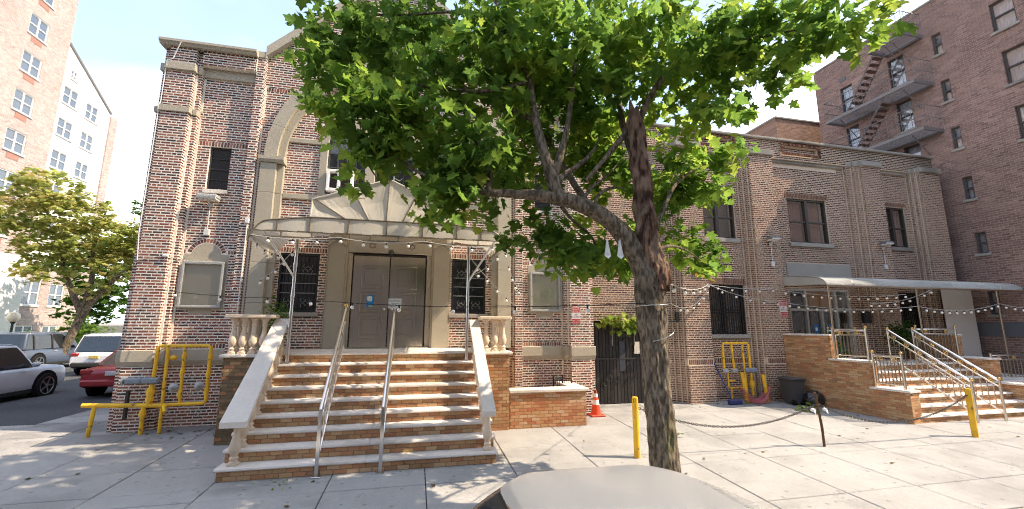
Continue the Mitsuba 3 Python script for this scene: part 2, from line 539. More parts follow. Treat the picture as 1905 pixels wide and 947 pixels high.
for k in range(5):
    y0 = 4.2 + 1.4 * k
    m = MB().box((-8.92, -8.765), (y0, y0 + 1.385), (-.4, 0), b=.015)
    m.v[0][:, 2] = np.where(m.v[0][:, 2] > -.2, m.v[0][:, 2] + .03 * (m.v[0][:, 1] - 7) - .002, m.v[0][:, 2])
    put('kerb_stone', m, 'grey_stone', kb)

# ---------------------------------------------------------------- the left brick hall
XC = -.65
RED = [(0.269, 0.1, 0.068), (0.311, 0.132, 0.088), (0.235, 0.086, 0.06), (0.181, 0.076, 0.058), (0.122, 0.076, 0.062), (0.088, 0.064, 0.056), (0.336, 0.168, 0.116), (0.244, 0.132, 0.088)]
hall = thing('brick_hall', 'red brick hall with tan trim, great arch and steel double doors', 'building')
def hall_weather(q):
    """Soot and damp: darker courses near the pavement and in streaks below sills and belts."""
    low = np.clip((.55 - q[:, 2]) / .5, 0, 1) * .30
    n = meshkit.fbm(q * [2.2, 2.2, .35] + 8, 3, 3)
    st = np.clip((n - .52) * 5, 0, 1) * .25 * (np.abs(q[:, 2] - 4.6) < .55)
    top = np.clip((n - .45) * 4, 0, 1) * .28 * (q[:, 2] > 8.0)
    return 1 - low - st - top


BH = Bricks(RED, 11, .0028)
BH.weather = hall_weather
mort = MB()


def wall(fr, poly, depth=.25, **k):
    slab(fr, poly, depth, mort)
    BH.field(fr, poly, **k)


def col_pier(x0, x1, yf, yb, z0, z1, left=True, right=True, bricks=BH, mm=None, **k):
    """A brick pier: front and the two reveals."""
    fr = front(yf)
    p = sbox(x0, z0, x1, z1)
    slab(fr, p, yb - yf, mort if mm is None else mm)
    bricks.field(fr, p, **k)
    if left:
        bricks.field(Frame((x0, yb, 0), (0, -1, 0), (-1, 0, 0)), sbox(0, z0, yb - yf, z1), **k)
    if right:
        bricks.field(Frame((x1, yf, 0), (0, 1, 0), (1, 0, 0)), sbox(0, z0, yb - yf, z1), **k)


YW, YS, YP, YT, YR = 10.25, 10.12, 10.0, 10.10, 10.30    # wall, strip, pier, pilaster, recess
kw = dict(course=.06, pitch=.19, joint=.019, jz=.0245)


def trim(name, x, y, z, b=.008, mat='stucco', parent=hall):
    return put(name, MB().box(x, y, z, b=b), mat, parent, smooth=False)


for sd in (-1, 1):
    def X(a, b):
        q = sorted((XC + sd * a, XC + sd * b))
        return q[0], q[1]
    zt = 8.33
    # corner pier with its stepped strips, in three heights
    for (z0, z1, gy) in ((.05, 1.32, -.02), (1.64, 6.75, 0), (6.9, 7.75, .02), (7.93, zt, .03)):
        a, b = X(4.43, 4.95)
        col_pier(a, b, YP + gy, YS + .02, z0, z1, **kw)
        a, b = X(4.95, 5.09)
        col_pier(a, b, YS + gy, YW + .05, z0, z1, **kw)
        a, b = X(4.31, 4.43)
        col_pier(a, b, YS + gy, YW + .02, z0, z1, **kw)
    for d_, y_ in ((4.43, YS), (4.31, YW), (3.21, YW), (3.03, YW - .03)):
        xx = XC + sd * d_ - (sd * .02 if d_ != 3.21 else -sd * .02)
        for z0, z1 in ((.08, 1.32), (1.66, 6.74), (6.91, 7.74)):
            put('joint_or_lit_edge', MB().box((xx - .02, xx + .02), (y_ - .016, y_ + .01), (z0, z1)), 'mortar_pale', hall)  # pale seam doubling as the sunlit reveal edge, brightness put into the colour
    a, b = X(3.21, 4.31)
    nx = XC + sd * 3.83
    body = sbox(a, .05, b, zt)
    hole = [sbox(nx - .44, 2.46, nx + .44, 3.66), Point(nx, 3.62).buffer(.29, 24).intersection(sbox(nx - 1, 3.6, nx + 1, 5)), sbox(nx - .22, 2.36, nx + .22, 2.47)]
    ring = Point(nx, 3.62).buffer(.39, 24).intersection(sbox(nx - 1, 3.66, nx + 1, 5))
    wx = XC + sd * 3.81
    win = sbox(wx - .22, 5.02, wx + .22, 6.13)
    bands = [sbox(a, 1.31, b, 1.75), sbox(a, 7.74, b, 7.99), sbox(a, 6.13, b, 6.25), sbox(a, 3.66, nx - .29, 3.76), sbox(nx + .29, 3.66, b, 3.76)]
    slab(front(YW), body.difference(unary_union([win])), .3, mort)
    BH.field(front(YW), body.difference(unary_union(hole + bands + [win, ring])), **kw)
    BH.soldiers(front(YW), a, b, 6.13, 6.25)
    BH.soldiers(front(YW), a, b, 1.65, 1.75)
    pa, pb = X(4.43, 4.95)
    BH.soldiers(front(YW), a, nx - .40, 3.665, 3.755)
    BH.soldiers(front(YW), nx + .40, b, 3.665, 3.755)
    BH.arc(front(YW), nx, 3.62, .295, .385, math.pi * .07, math.pi * .93)
    # tan niche with arched head
    npoly = unary_union([sbox(nx - .435, 2.465, nx + .435, 3.655), Point(nx, 3.62).buffer(.285, 24).intersection(sbox(nx - 1, 3.6, nx + 1, 5)), sbox(nx - .215, 2.365, nx + .215, 2.47)])
    m = MB()
    slab(front(YW - .006), npoly, .03, m)
    put('niche_panel', m, 'stucco', hall)
    # window with bars
    m = MB((.035, .03, .03))
    for x0, x1, z0, z1 in ((wx - .22, wx - .185, 5.12, 6.13), (wx + .185, wx + .22, 5.12, 6.13), (wx - .185, wx + .185, 6.09, 6.13), (wx - .185, wx + .185, 5.12, 5.16), (wx - .185, wx + .185, 5.60, 5.63), (wx - .185, wx + .185, 5.36, 5.375), (wx - .185, wx + .185, 5.85, 5.865)):
        m.box((x0, x1), (YW + .06, YW + .11), (z0, z1))
    w = put('window', m, 'vpaint', hall)
    put('pane', MB().box((wx - .185, wx + .185), (YW + .085, YW + .092), (5.16, 6.09)), 'dark_glass', w)
    trim('sill', (wx - .25, wx + .25), (YW - .05, YW + .10), (5.025, 5.115), mat='stone')
    # belts and water table
    a1, b1 = X(3.215, 4.305)
    trim('belt', (a1, b1), (YW - .055, YW + .1), (7.76, 7.985))
    for z0, z1, g in ((7.755, 7.93, 0.0), (6.755, 6.895, 0.0)):
        a, b = X(4.42, 4.96)
        trim('belt', (a - .03, b + .03), (YP - .04, YS), (z0, z1))
        a, b = X(4.96 + .035, 5.10)
        trim('belt', (a, b + (.03 if sd > 0 else 0)) if sd > 0 else (a - .03, b), (YS - .04, YW), (z0, z1))
        a, b = X(4.30, 4.42 - .035)
        trim('belt', (a, b), (YS - .04, YW), (z0, z1))
    for nm, q, y in (('water_table', (4.42, 4.96), YP), ('water_table', (4.962, 5.11), YS), ('water_table', (4.29, 4.418), YS), ('water_table', (3.215, 4.288), YW)):
        a, b = X(*q)
        m = MB().prism([(y - .06, 1.42), (y - .06, 1.63), (y - .045, 1.645), (y + .1, 1.645), (y + .1, 1.325), (y - .02, 1.325)], 'x', a, b)
        put(nm, m, 'stucco', hall)
    # parapet coping
    a, b = X(3.19, 5.15)
    put('coping', MB().prism([(YP - .09, 8.40), (YP - .09, 8.455), (10.6, 8.47), (10.6, 8.335), (YP - .03, 8.335), (YP - .05, 8.37)], 'x', a, b), 'stucco', hall)
    a, b = X(3.21, 4.31)
    wall(front(YP + .06), sbox(a, 7.99, b, zt), .3, **kw)
    # brick pilaster, brick strip and the tan pilaster carrying the arch
    a, b = X(3.03, 3.21)
    col_pier(a, b, YT, YW + .1, .05, 8.36, **kw)
    trim('pilaster_cap', (a - .015, b + .015), (YT - .03, YW + .2), (8.36, 8.52))
    a, b = X(2.92, 3.03)
    wall(front(YW - .03), sbox(a, .05, b, 5.9), .3, **kw)
    for z0, z1 in ((1.62, 2.62), (2.626, 3.5), (3.506, 4.3), (4.306, 5.1), (5.106, 5.8)):
        a, b = X(2.592, 2.92)
        trim('pilaster_block', (a, b), (YT - .01, YW + .1), (z0, z1), b=.004)
        a, b = X(2.46, 2.59)
        trim('pilaster_block', (a, b), (YT + .09, YW + .1), (z0, z1), b=.004)
    a, b = X(2.43, 2.96)
    put('impost', MB().prism([(YT - .035, 5.81), (YT - .07, 5.87), (YT - .07, 5.95), (YW + .1, 5.95), (YW + .1, 5.81)], 'x', a, b), 'stucco', hall)

# great arch: voussoirs in two orders
for r0, r1, y in ((2.60, 2.87, YT - .01), (2.46, 2.597, YT + .09)):
    for k in range(11):
        t0, t1 = math.pi * k / 11 + .0012, math.pi * (k + 1) / 11 - .0012
        t = np.linspace(t0, t1, 9)
        pts = [(XC + r1 * math.cos(q), 5.955 + (r1 - .03) * math.sin(q)) for q in t] + [(XC + r0 * math.cos(q), 5.955 + (r0 - .03) * math.sin(q)) for q in t[::-1]]
        put('arch_block', MB().prism(pts, 'y', y, YW + .12), 'stucco', hall)
archo = Polygon([(XC + 2.87 * math.cos(q), 5.955 + 2.84 * math.sin(q)) for q in np.linspace(0, math.pi, 60)])
gab = Polygon([(XC - 3.03, 5.955), (XC + 3.03, 5.955), (XC + 3.03, 8.42), (XC, 8.42 + 3.03 * .97), (XC - 3.03, 8.42)]).difference(archo)
slab(front(YW - .03), gab, .3, mort)
rowl = unary_union([sbox(XC - 3.02, 7.60, XC + 3.02, 7.70)])
BH.field(front(YW - .03), gab.difference(rowl), **kw)
for sd in (-1, 1):
    q = sorted((XC + sd * 3.02, XC + sd * 2.25))
    BH.soldiers(front(YW - .03), q[0], q[1], 7.60, 7.70)
    pts = [(XC + sd * 3.04, 8.40), (XC, 8.40 + 3.04 * .97), (XC, 8.66 + 3.04 * .97), (XC + sd * 3.04, 8.66)]
    put('gable_coping', MB().prism(pts, 'y', YT - .04, YW + .3), 'stucco', hall)

# wall inside the arch
r_in = Polygon([(XC + 2.46 * math.cos(q), 5.955 + 2.43 * math.sin(q)) for q in np.linspace(0, math.pi, 50)]).union(sbox(XC - 2.46, 1.55, XC + 2.46, 5.96))
XD0, XD1 = -1.50, .22
door_hole = sbox(XD0 - .54, 1.5, XD1 + .58, 4.25)
wl, wr = sbox(-3.04, 2.43, -2.2, 3.77), sbox(.83, 2.43, 1.67, 3.77)
arched = []
for cx, hw, zs in ((XC - 1.12, .44, 6.46), (XC, .46, 6.62), (XC + 1.12, .44, 6.46)):
    arched.append((cx, hw, zs))
tanw = [unary_union([sbox(cx - hw - .15, 5.16, cx + hw + .15, zs), Point(cx, zs).buffer(hw + .15, 24)]) for cx, hw, zs in arched]
op = [unary_union([sbox(cx - hw, 5.2, cx + hw, zs), Point(cx, zs).buffer(hw, 24)]) for cx, hw, zs in arched]
rows = [sbox(XC - 2.46, 5.03, XC + 2.46, 5.16), sbox(XC - 2.46, 6.40, XC + 2.46, 6.52), sbox(-3.11, 3.78, -2.05, 3.90), sbox(.81, 3.78, 1.81, 3.90)]
rings = [Point(cx, zs).buffer(hw + .31, 24).intersection(sbox(cx - 2, zs, cx + 2, 9)) for cx, hw, zs in arched]
holes = unary_union([door_hole, wl, wr] + op)
slab(front(YR), r_in.difference(holes), .3, mort)
BH.field(front(YR), r_in.difference(unary_union([holes] + tanw + rows + rings)), **kw)
BH.soldiers(front(YR), -3.10, -2.05, 3.78, 3.90)
BH.soldiers(front(YR), .81, 1.80, 3.78, 3.90)
for cx, hw, zs in arched:
    for a in (0, 1):
        BH.arc(front(YR), cx, zs, hw + .155 + .075 * a, hw + .23 + .075 * a, .05, math.pi - .05, pitch=.05)
m = MB()
slab(front(YR - .05), unary_union(tanw).difference(unary_union(op)), .2, m)
put('window_surround', m, 'stucco', hall)
for z0, z1 in ((5.035, 5.155), (6.405, 6.515)):
    for q in ((XC - 2.455, XC - 1.73), (XC + 1.73, XC + 2.455)):
        trim('string_course', q, (YR - .05, YR + .1), (z0, z1))
bars = MB((.03, .035, .04))
for n, (cx, hw, zs) in enumerate(arched):
    o = op[n]
    m = MB((.05, .055, .06))
    slab(front(YR + .06), o.difference(o.buffer(-.045)), .06, m)
    for k in (-1, 0, 1):
        m.box((cx + k * hw * .48 - .012, cx + k * hw * .48 + .012), (YR + .06, YR + .11), (5.2, zs + (hw * .9 if k == 0 else hw * .72)))
    for zz in (5.55, 5.9, 6.25, 6.55):
        m.box((cx - hw + .02, cx + hw - .02), (YR + .06, YR + .11), (zz - .012, zz + .012))
    w = put('arched_window', m, 'vpaint', hall)
    p = MB()
    slab(front(YR + .09), o, .006, p)
    put('pane', p, 'dark_glass', w)
    if n == 1:
        s = MB((.7, .66, .6)).tube([(cx, YR - .02, 5.55), (cx, YR - .02, 6.1)], .012).tube([(cx, YR - .02, 5.72), (cx + .14, YR - .02, 5.66), (cx + .2, YR - .02, 5.72)], .008)
        put('lamp_bracket', s, 'vmetal', w, smooth=True)
# open vent sash at the foot of the left arched window
m = MB((.78, .78, .76))
for q in ((-2.17, -2.11, 5.25, 5.78), (-1.64, -1.58, 5.25, 5.78), (-2.11, -1.64, 5.72, 5.78), (-2.11, -1.64, 5.25, 5.32), (-1.93, -1.87, 5.32, 5.72)):
    m.box((q[0], q[1]), (YR - .16, YR + .05), (q[2], q[3]), b=.006)
sash = put('open_sash', m, 'vpaint', hall, label='white framed open vent sash in the left arched window')
put('opening', MB((.06, .045, .045)).box((-2.11, -1.64), (YR - .02, YR), (5.32, 5.72)), 'vmatte', sash)

# ground floor barred windows
for wi, (x0, x1) in enumerate(((-3.04, -2.2), (.83, 1.67))):
    m = MB((.02, .02, .022))
    for q in ((x0, x0 + .05, 2.43, 3.77), (x1 - .05, x1, 2.43, 3.77), (x0, x1, 3.72, 3.77), (x0, x1, 2.43, 2.48)):
        m.box((q[0], q[1]), (YR + .02, YR + .12), (q[2], q[3]))
    for zz in (2.86, 3.08, 3.30):
        m.box((x0 + .05, x1 - .05), (YR + .03, YR + .055), (zz - .008, zz + .008), (.25, .26, .27))
    w = put('barred_window', m, 'vpaint', hall)
    put('pane', MB().box((x0 + .03, x1 - .03), (YR + .10, YR + .108), (2.45, 3.75)), 'dark_glass', w)
    for k in range(9):
        xx = x0 + .09 + k * (x1 - x0 - .18) / 8
        put('bar', MB((.02, .02, .022)).tube([(xx, YR + .045, 2.46), (xx, YR + .045, 3.74)], .008, 6), 'vpaint', w, smooth=True)
    rg = np.random.default_rng(wi)
    s = MB((.22, .22, .23))
    for cx in (x0 + .24, x1 - .24):
        for cz in (2.64, 3.42):
            for k in range(4):
                t = np.linspace(0, 4.5, 14)
                r = .10 * np.exp(-t * .33)
                sx, szz = (1 if k % 2 else -1), (1 if k > 1 else -1)
                s.tube(np.stack([cx + sx * (.07 - r * np.cos(t) * .7), np.full(14, YR + .03), cz + szz * (.07 - r * np.sin(t) * .9)], 1), .006, 5, caps=False)
    put('scrollwork', s, 'vpaint', w, smooth=True, kind='stuff')
    put('sill', MB().box((x0 - .06, x1 + .06), (YR - .07, YR + .12), (2.33, 2.425), b=.01), 'grey_stone', hall)

# doorway: tan surround with chevron panels, transom, double doors
for sd, (x0, x1) in ((-1, (XD0 - .54, XD0 - .10)), (1, (XD1 + .12, XD1 + .58))):
    for z0, z1 in ((1.60, 2.45), (2.456, 3.25), (3.256, 4.25)):
        trim('door_jamb', (x0, x1), (YR - .03, YR + .2), (z0, z1), b=.003)
    m = MB().prism([(x0 + .05, 1.62), (x0 + .05, 3.98), ((x0 + x1) / 2, 4.10), (x1 - .05, 3.98), (x1 - .05, 1.62)], 'y', YR - .075, YR - .028)
    put('chevron_panel', m, 'stucco', hall)
    cm = (x0 + x1) / 2
    m = MB().prism([(x0 + .03, 3.97), (x0 + .03, 4.04), (cm, 4.18), (x1 - .03, 4.04), (x1 - .03, 3.97), (cm, 4.11)], 'y', YR - .15, YR - .03)
    put('chevron', m, 'stucco', hall)
for x0, x1 in ((XD0 - .095, XD0 - .005), (XD1 + .005, XD1 + .115)):
    trim('door_post', (x0, x1), (YR + .05, YR + .25), (1.60, 3.83), b=.004)
put('transom', MB().box((XD0 - .095, XD1 + .115), (YR + .02, YR + .2), (3.84, 4.25), b=.006), 'steel', hall)
for cx in (-1.06, -.14):
    m = MB((.20, .17, .14))
    for a0 in (math.pi / 2, -math.pi / 2):
        ps = [np.array([cx + .085 * math.cos(a0 + k * 2 * math.pi / 3), YR + .016, 4.02 + .085 * math.sin(a0 + k * 2 * math.pi / 3)]) for k in range(3)]
        for k in range(3):
            m.tube([ps[k], ps[(k + 1) % 3]], .008, 5)
    put('star_emblem', m, 'vmetal', hall)
dr_ = put('double_door', MB((.10, .09, .08)).box((XD0, XD1), (YR + .17, YR + .25), (1.60, 3.83)), 'vmatte', hall)
xm = (XD0 + XD1) / 2
for n, (x0, x1) in enumerate(((XD0 + .03, xm - .012), (xm + .012, XD1 - .03))):
    lf = put('door_leaf', MB().box((x0, x1), (YR + .12, YR + .17), (1.64, 3.78), b=.004), 'steel', dr_)
for n, (x0, x1) in enumerate(((XD0 + .03, xm - .012), (xm + .012, XD1 - .03))):
    a, b = (x0 + .18, x1 - .12) if n == 0 else (x0 + .12, x1 - .18)
    for z0, z1 in ((1.85, 2.36), (2.44, 2.92), (3.0, 3.55)):
        m = MB()
        for q in ((a, b, z0, z0 + .022), (a, b, z1 - .022, z1), (a, a + .022, z0 + .022, z1 - .022), (b - .022, b, z0 + .022, z1 - .022)):
            m.box((q[0], q[1]), (YR + .082, YR + .12), (q[2], q[3]), b=.010)
        m.box((a + .075, b - .075), (YR + .092, YR + .12), (z0 + .075, z1 - .075), b=.022)
        put('door_panel', m, 'steel', dr_)
    hx = xm - .09 if n == 0 else xm + .09
    put('handle', MB().tube([(hx, YR + .12, 2.52), (hx, YR + .06, 2.52)], .014, 8).lathe([(0, -.03), (.022, -.022), (.028, 0), (.022, .022), (0, .03)], (hx, YR + .05, 2.52), 10), 'chrome', dr_, smooth=True)
put('mail_slot', MB().box((-1.20, -1.00), (YR + .10, YR + .12), (3.19, 3.215)), 'chrome', dr_)
put('threshold', MB().box((XD0 - .1, XD1 + .1), (YR - .06, YR + .25), (1.60, 1.645), b=.008), 'grey_stone', hall)
# the bulk of the hall behind its front, and the roof deck
core = MB((.28, .22, .18))
core.box((XC - 5.0, XC + 5.0), (10.62, 24), (0, 8.3))
core.box((XC - 3.0, XC + 3.0), (10.62, 10.9), (8.2, 8.45))
put('rear_block', core, 'vmatte', hall)
put('left_flank', MB().box((XC - 5.09, XC - 5.0), (YW + .05, 24), (0, 8.33)), 'rear_brick', hall)
put('mortar', mort, 'mortar_pale', hall)
BH.finish(hall)
# ---------------------------------------------------------------- front stairs
ORANGE = [(.44, .245, .13), (.48, .295, .16), (.39, .195, .105), (.50, .34, .20), (.43, .27, .145), (.34, .195, .11), (.45, .23, .125)]
SX0, SX1, SY0, RUN, RISE = -2.62, 1.35, 7.0, .245, .18
stairs = thing('entrance_stairs', 'wide flight of pale stone treads on orange brick risers below the steel double doors', 'stairs')
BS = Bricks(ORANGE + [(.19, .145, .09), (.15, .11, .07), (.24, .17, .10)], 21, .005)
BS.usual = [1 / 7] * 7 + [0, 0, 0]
OLIVE_SHADED = [.03, .02, .03, 0, .02, .05, .02, .33, .30, .20]  # olive brick tones, partly the shade on the left pedestal put into colour
sm = MB()
ob = dict(course=.0655, pitch=.181, joint=.008, header=0)
for k in range(9):
    y, z1 = SY0 + RUN * k, RISE * (k + 1)
    z0 = gz(y) if k == 0 else RISE * k
    x0, x1 = (SX0, SX1) if k < 8 else (SX0 + .1, SX1 - .1)
    fr = front(y)
    sm.box((x0 + .01, x1 - .01), (y, 10.2), (z0 - (.1 if k == 0 else 0), z1 - .046))
    BS.field(fr, sbox(x0 + .01, z0, x1 - .01, z1 - .047), z0=z1 - .047 - 2 * .0655, u0=.03 * (k * 7 % 5), **ob)
    BS.field(Frame((x1 - .01, y, 0), (0, 1, 0), (1, 0, 0)), sbox(0, z0, .6, z1 - .047), z0=z1 - .047 - 2 * .0655, **ob)
    if k < 8:
        xs = [x0 - .02, x0 + 1.98 + .02 * (k % 3), x1 + .02]
        for a, b in zip(xs[:-1], xs[1:]):
            m = MB().prism([(y - .034, z1 - .032), (y - .027, z1 - .011), (y - .008, z1), (y + RUN + .03, z1), (y + RUN + .03, z1 - .046), (y - .022, z1 - .046)], 'x', a + .002, b - .002)
            put('tread', m, 'stone', stairs)
z1 = RISE * 9
yl = SY0 + 8 * RUN
xs = [-3.40, -2.0, -.64, .72, 2.0]
put('landing_nosing', MB().prism([(yl - .034, z1 - .032), (yl - .027, z1 - .011), (yl - .008, z1), (yl + .3, z1), (yl + .3, z1 - .046), (yl - .022, z1 - .046)], 'x', SX0 + .08, SX1 - .08), 'stone', stairs)
for a, b in zip(xs[:-1], xs[1:]):
    put('landing_slab', MB().box((a + .002, b - .002), (yl + .302, 10.24), (z1 - .05, z1), b=.004), 'stone', stairs)
for nm, x0, x1 in (('left', -3.37, -2.63), ('right', 1.36, 1.95)):
    yf = 8.80
    sm.box((x0, x1), (yf, 10.2), (-.1, z1 - .06))
    BS.field(front(yf), sbox(x0, gz(yf), x1, z1 - .062), z0=z1 - .062, w=OLIVE_SHADED if nm == 'left' else None, **ob)
    xe, nn = (x0, (-1, 0, 0)) if nm == 'left' else (x1, (1, 0, 0))
    BS.field(Frame((xe, yf if nm == 'right' else 10.2, 0), (0, 1 if nm == 'right' else -1, 0), nn), sbox(0, .05, 1.4, z1 - .062), z0=z1 - .062, **ob)
    xi, ni = (x1, (1, 0, 0)) if nm == 'left' else (x0, (-1, 0, 0))
    put('ledge', MB().box((x0 - .06 if nm == 'left' else x0 - .01, x1 + (.06 if nm == 'right' else .01)), (yf - .06, 9.25), (z1 - .06, z1 - .004), b=.012), 'stone', stairs)
put('mortar', sm, 'mortar_brown', stairs)
BS.finish(stairs)

# balustrades
prof = [(.055, 0), (.066, .004), (.066, .045), (.05, .055), (.052, .075), (.062, .09), (.055, .105), (.04, .118), (.047, .135), (.068, .17), (.076, .215), (.072, .26), (.058, .31), (.044, .37), (.038, .43), (.036, .475), (.046, .485), (.05, .50), (.046, .512), (.04, .52), (.046, .56), (.058, .58), (.062, .59), (.062, .63), (.05, .632)]


def baluster_ply(h):
    s = h / .632
    m = MB()
    m.lathe([(r, z * s) for r, z in prof], sides=18)
    m.box((-.066, .066), (-.066, .066), (0, .03 * s), b=.006)
    m.box((-.066, .066), (-.066, .066), (.6 * s, .632 * s), b=.006)
    return m.ply('baluster_stone', 40)


bal = baluster_ply(.66)
for sd, xc, nm in ((-1, SX0 + .17, 'left'), (1, SX1 - .13, 'right')):
    t = thing('stair_balustrade', f'cream stone balustrade with sloping cap rail on the {nm} side of the entrance stairs', 'balustrade', 'balustrades of the entrance stairs')
    for k in range(8):
        put('baluster', bal, None, t, to_world=T().translate([xc, SY0 + .115 + RUN * k, RISE * (k + 1)]))
    y0, y1 = SY0 - .03, SY0 + RUN * 8 + .02
    f = lambda y: RISE + .66 + (y - SY0 - .115) / RUN * RISE
    wa, wb_ = ((-.18, .17), (-.17, .07)) if sd < 0 else ((-.10, .11), (-.10, .10))
    v = [(xc + w, y, f(y) + dz) for y, ww in ((y0, wa), (y1, wb_)) for w in ww for dz in (-.02, .06)]
    m = MB().mesh(v, [[0, 1, 3, 2], [4, 6, 7, 5], [0, 4, 5, 1], [2, 3, 7, 6], [1, 5, 7, 3], [0, 2, 6, 4]])
    put('cap_rail', m, 'stone', t)
bal2 = baluster_ply(.66)
for nm, xsb, xr, ys in (('left', [-3.27, -3.10, -2.93, -2.76], (-3.40, -2.55), [9.1, 9.35, 9.6, 9.85]), ('right', [1.46, 1.64, 1.82], (1.30, 1.99), [9.1, 9.35, 9.6, 9.85])):
    t = thing('landing_balustrade', f'short cream stone balustrade on the brick pedestal at the {nm} end of the landing', 'balustrade', 'balustrades of the landing')
    for x in xsb:
        put('baluster', bal2, None, t, to_world=T().translate([x, 8.86, z1 - .004]))
    xe = xsb[0] if nm == 'left' else xsb[-1]
    for y in ys:
        put('baluster', bal2, None, t, to_world=T().translate([xe, y, z1 - .004]))
    put('cap_rail', MB().box(xr, (8.72, 9.0), (z1 + .656, z1 + .72), b=.014), 'baluster_stone', t)
    a, b = (xr[0], xr[0] + .27) if nm == 'left' else (xr[1] - .27, xr[1])
    put('cap_rail', MB().box((a, b), (9.003, 10.2), (z1 + .656, z1 + .72), b=.014), 'baluster_stone', t)

# the two steel handrails in the middle of the flight
for n, (xa, xb) in enumerate(((-1.30, -1.36), (-.42, -.42))):
    t = thing('stair_handrail', ('left' if n == 0 else 'right') + ' of the two polished handrails standing in the middle of the entrance stairs', 'handrail', 'handrails of the entrance stairs')
    yb, yt = 6.93, 8.98
    zb = gz(yb)
    put('post', MB().box((xa - .025, xa + .025), (yb - .025, yb + .025), (zb, zb + .92)), 'chrome', t)
    put('base_plate', MB().box((xa - .06, xa + .06), (yb - .06, yb + .06), (zb, zb + .02), b=.004), 'chrome', t)
    put('post', MB().box((xb - .02, xb + .02), (yt - .02, yt + .02), (z1, z1 + .86)), 'chrome', t)
    a, b = np.array([xa, yb - .02, zb + .92]), np.array([xb, yt + .03, z1 + .88])
    put('top_rail', MB().tube([a, b], .028, 12), 'chrome', t, smooth=40)
    d = np.array([0, 0, .20])
    put('middle_rail', MB().tube([a - d, b - d], .016, 8), 'chrome', t, smooth=40)
    put('bottom_rail', MB().tube([a - d * 3.6, b - d * 3.6], .016, 8), 'chrome', t, smooth=40)
    for k in range(1, 12):
        p = a + (b - a) * k / 12
        put('spindle', MB().tube([p - d, p - d * 3.6], .009, 6), 'chrome', t, smooth=True)
    for k in range(6):
        p = a + (b - a) * (k + .5) / 6 - d * .5
        put('ornament', MB().lathe([(0, -.02), (.05, -.012), (.06, 0), (.05, .012), (0, .02)], (0, 0, 0), 10, M=np.array([[0, 0, 1, p[0]], [1, 0, 0, p[1]], [0, 1, 0, p[2]], [0, 0, 0, 1.0]])), 'gold', t, smooth=True)
    put('finial', MB().ball(b + [0, 0, .035], .045), 'gold', t, smooth=True)
    if n == 1:
        m = MB((.62, .62, .60)).box((xb - .13, xb + .13), (yt - .05, yt - .042), (z1 + .87, z1 + 1.07))
        sg = put('notice_board', m, 'vpaint', t, label='small white notice plate on top of the right handrail')
        tm = MB((.12, .12, .12))
        for i, s in enumerate(('WELCOME', 'PLEASE', 'KEEP OFF')):
            g = meshkit.text_mesh(s, .030)
            g.apply_translation([-g.bounds.mean(0)[0], 0, 0])
            v = np.array(g.vertices)
            tm.mesh(np.stack([xb + v[:, 0], np.full(len(v), yt - .051) - v[:, 2] * .5, z1 + 1.02 - .055 * i + v[:, 1] - .015], 1), g.faces)
        put('lettering', tm, 'vpaint', sg)

# ---------------------------------------------------------------- entrance canopy
can = thing('entrance_canopy', 'beige fabric canopy with gabled fan front on chrome posts over the entrance stairs', 'canopy')
CF, CXL, CXR, CC = 8.40, -3.05, 1.74, -.63
zb0, zb1, zf = 3.77, 3.88, 4.17
FR = (.16, .13, .09)


def cz(x):
    """Height of the front's top edge: level in the middle, curving down to both ends."""
    d = abs(x - CC)
    e = (CXR - CXL) / 2
    if d < 1.385:
        return zf
    s = (d - 1.385) / (e - 1.385)
    return zf - .13 * s - .28 * max(0, (s - .72) / .28) ** 2.2


xs = np.concatenate([np.linspace(CXL, -2.02, 14), np.linspace(-2.0, .74, 3), np.linspace(.76, CXR, 14)])
seams = [CXL, -2.58, -2.02, -1.33, -.62, .07, .75, 1.25, CXR]
for a, b in zip(seams[:-1], seams[1:]):
    q = np.linspace(a + .006, b - .006, 9)
    bulge = .02 * np.sin(np.pi * (q - a) / (b - a))
    m = MB()
    for i in range(8):
        m.quad((q[i], CF - bulge[i], zb1), (q[i + 1], CF - bulge[i + 1], zb1), (q[i + 1], CF - bulge[i + 1] * .6, cz(q[i + 1])), (q[i], CF - bulge[i] * .6, cz(q[i])))
    put('front_panel', m, 'fabric', can)
fm = MB(FR)
fm.tube([(x, CF - .012, cz(x)) for x in xs], .016, 6)
for zz in (zb0, zb1):
    fm.box((CXL, CXR), (CF - .018, CF + .018), (zz - .012, zz + .012))
for s in seams:
    fm.box((s - .011, s + .011), (CF - .025, CF + .01), (zb1, cz(s)))
for s in np.linspace(CXL + .02, CXR - .02, 10):
    fm.box((s - .01, s + .01), (CF - .015, CF + .015), (zb0, zb1))
for s in (CXL + .01, CXR - .01):
    for zz in (zb0, zb1):
        fm.box((s - .012, s + .012), (CF, YT), (zz - .012, zz + .012))
    for yy in np.linspace(CF + .2, YT - .1, 7):
        fm.box((s - .009, s + .009), (yy - .009, yy + .009), (zb0, zb1))
put('frame', fm, 'vpaint', can, smooth=40)
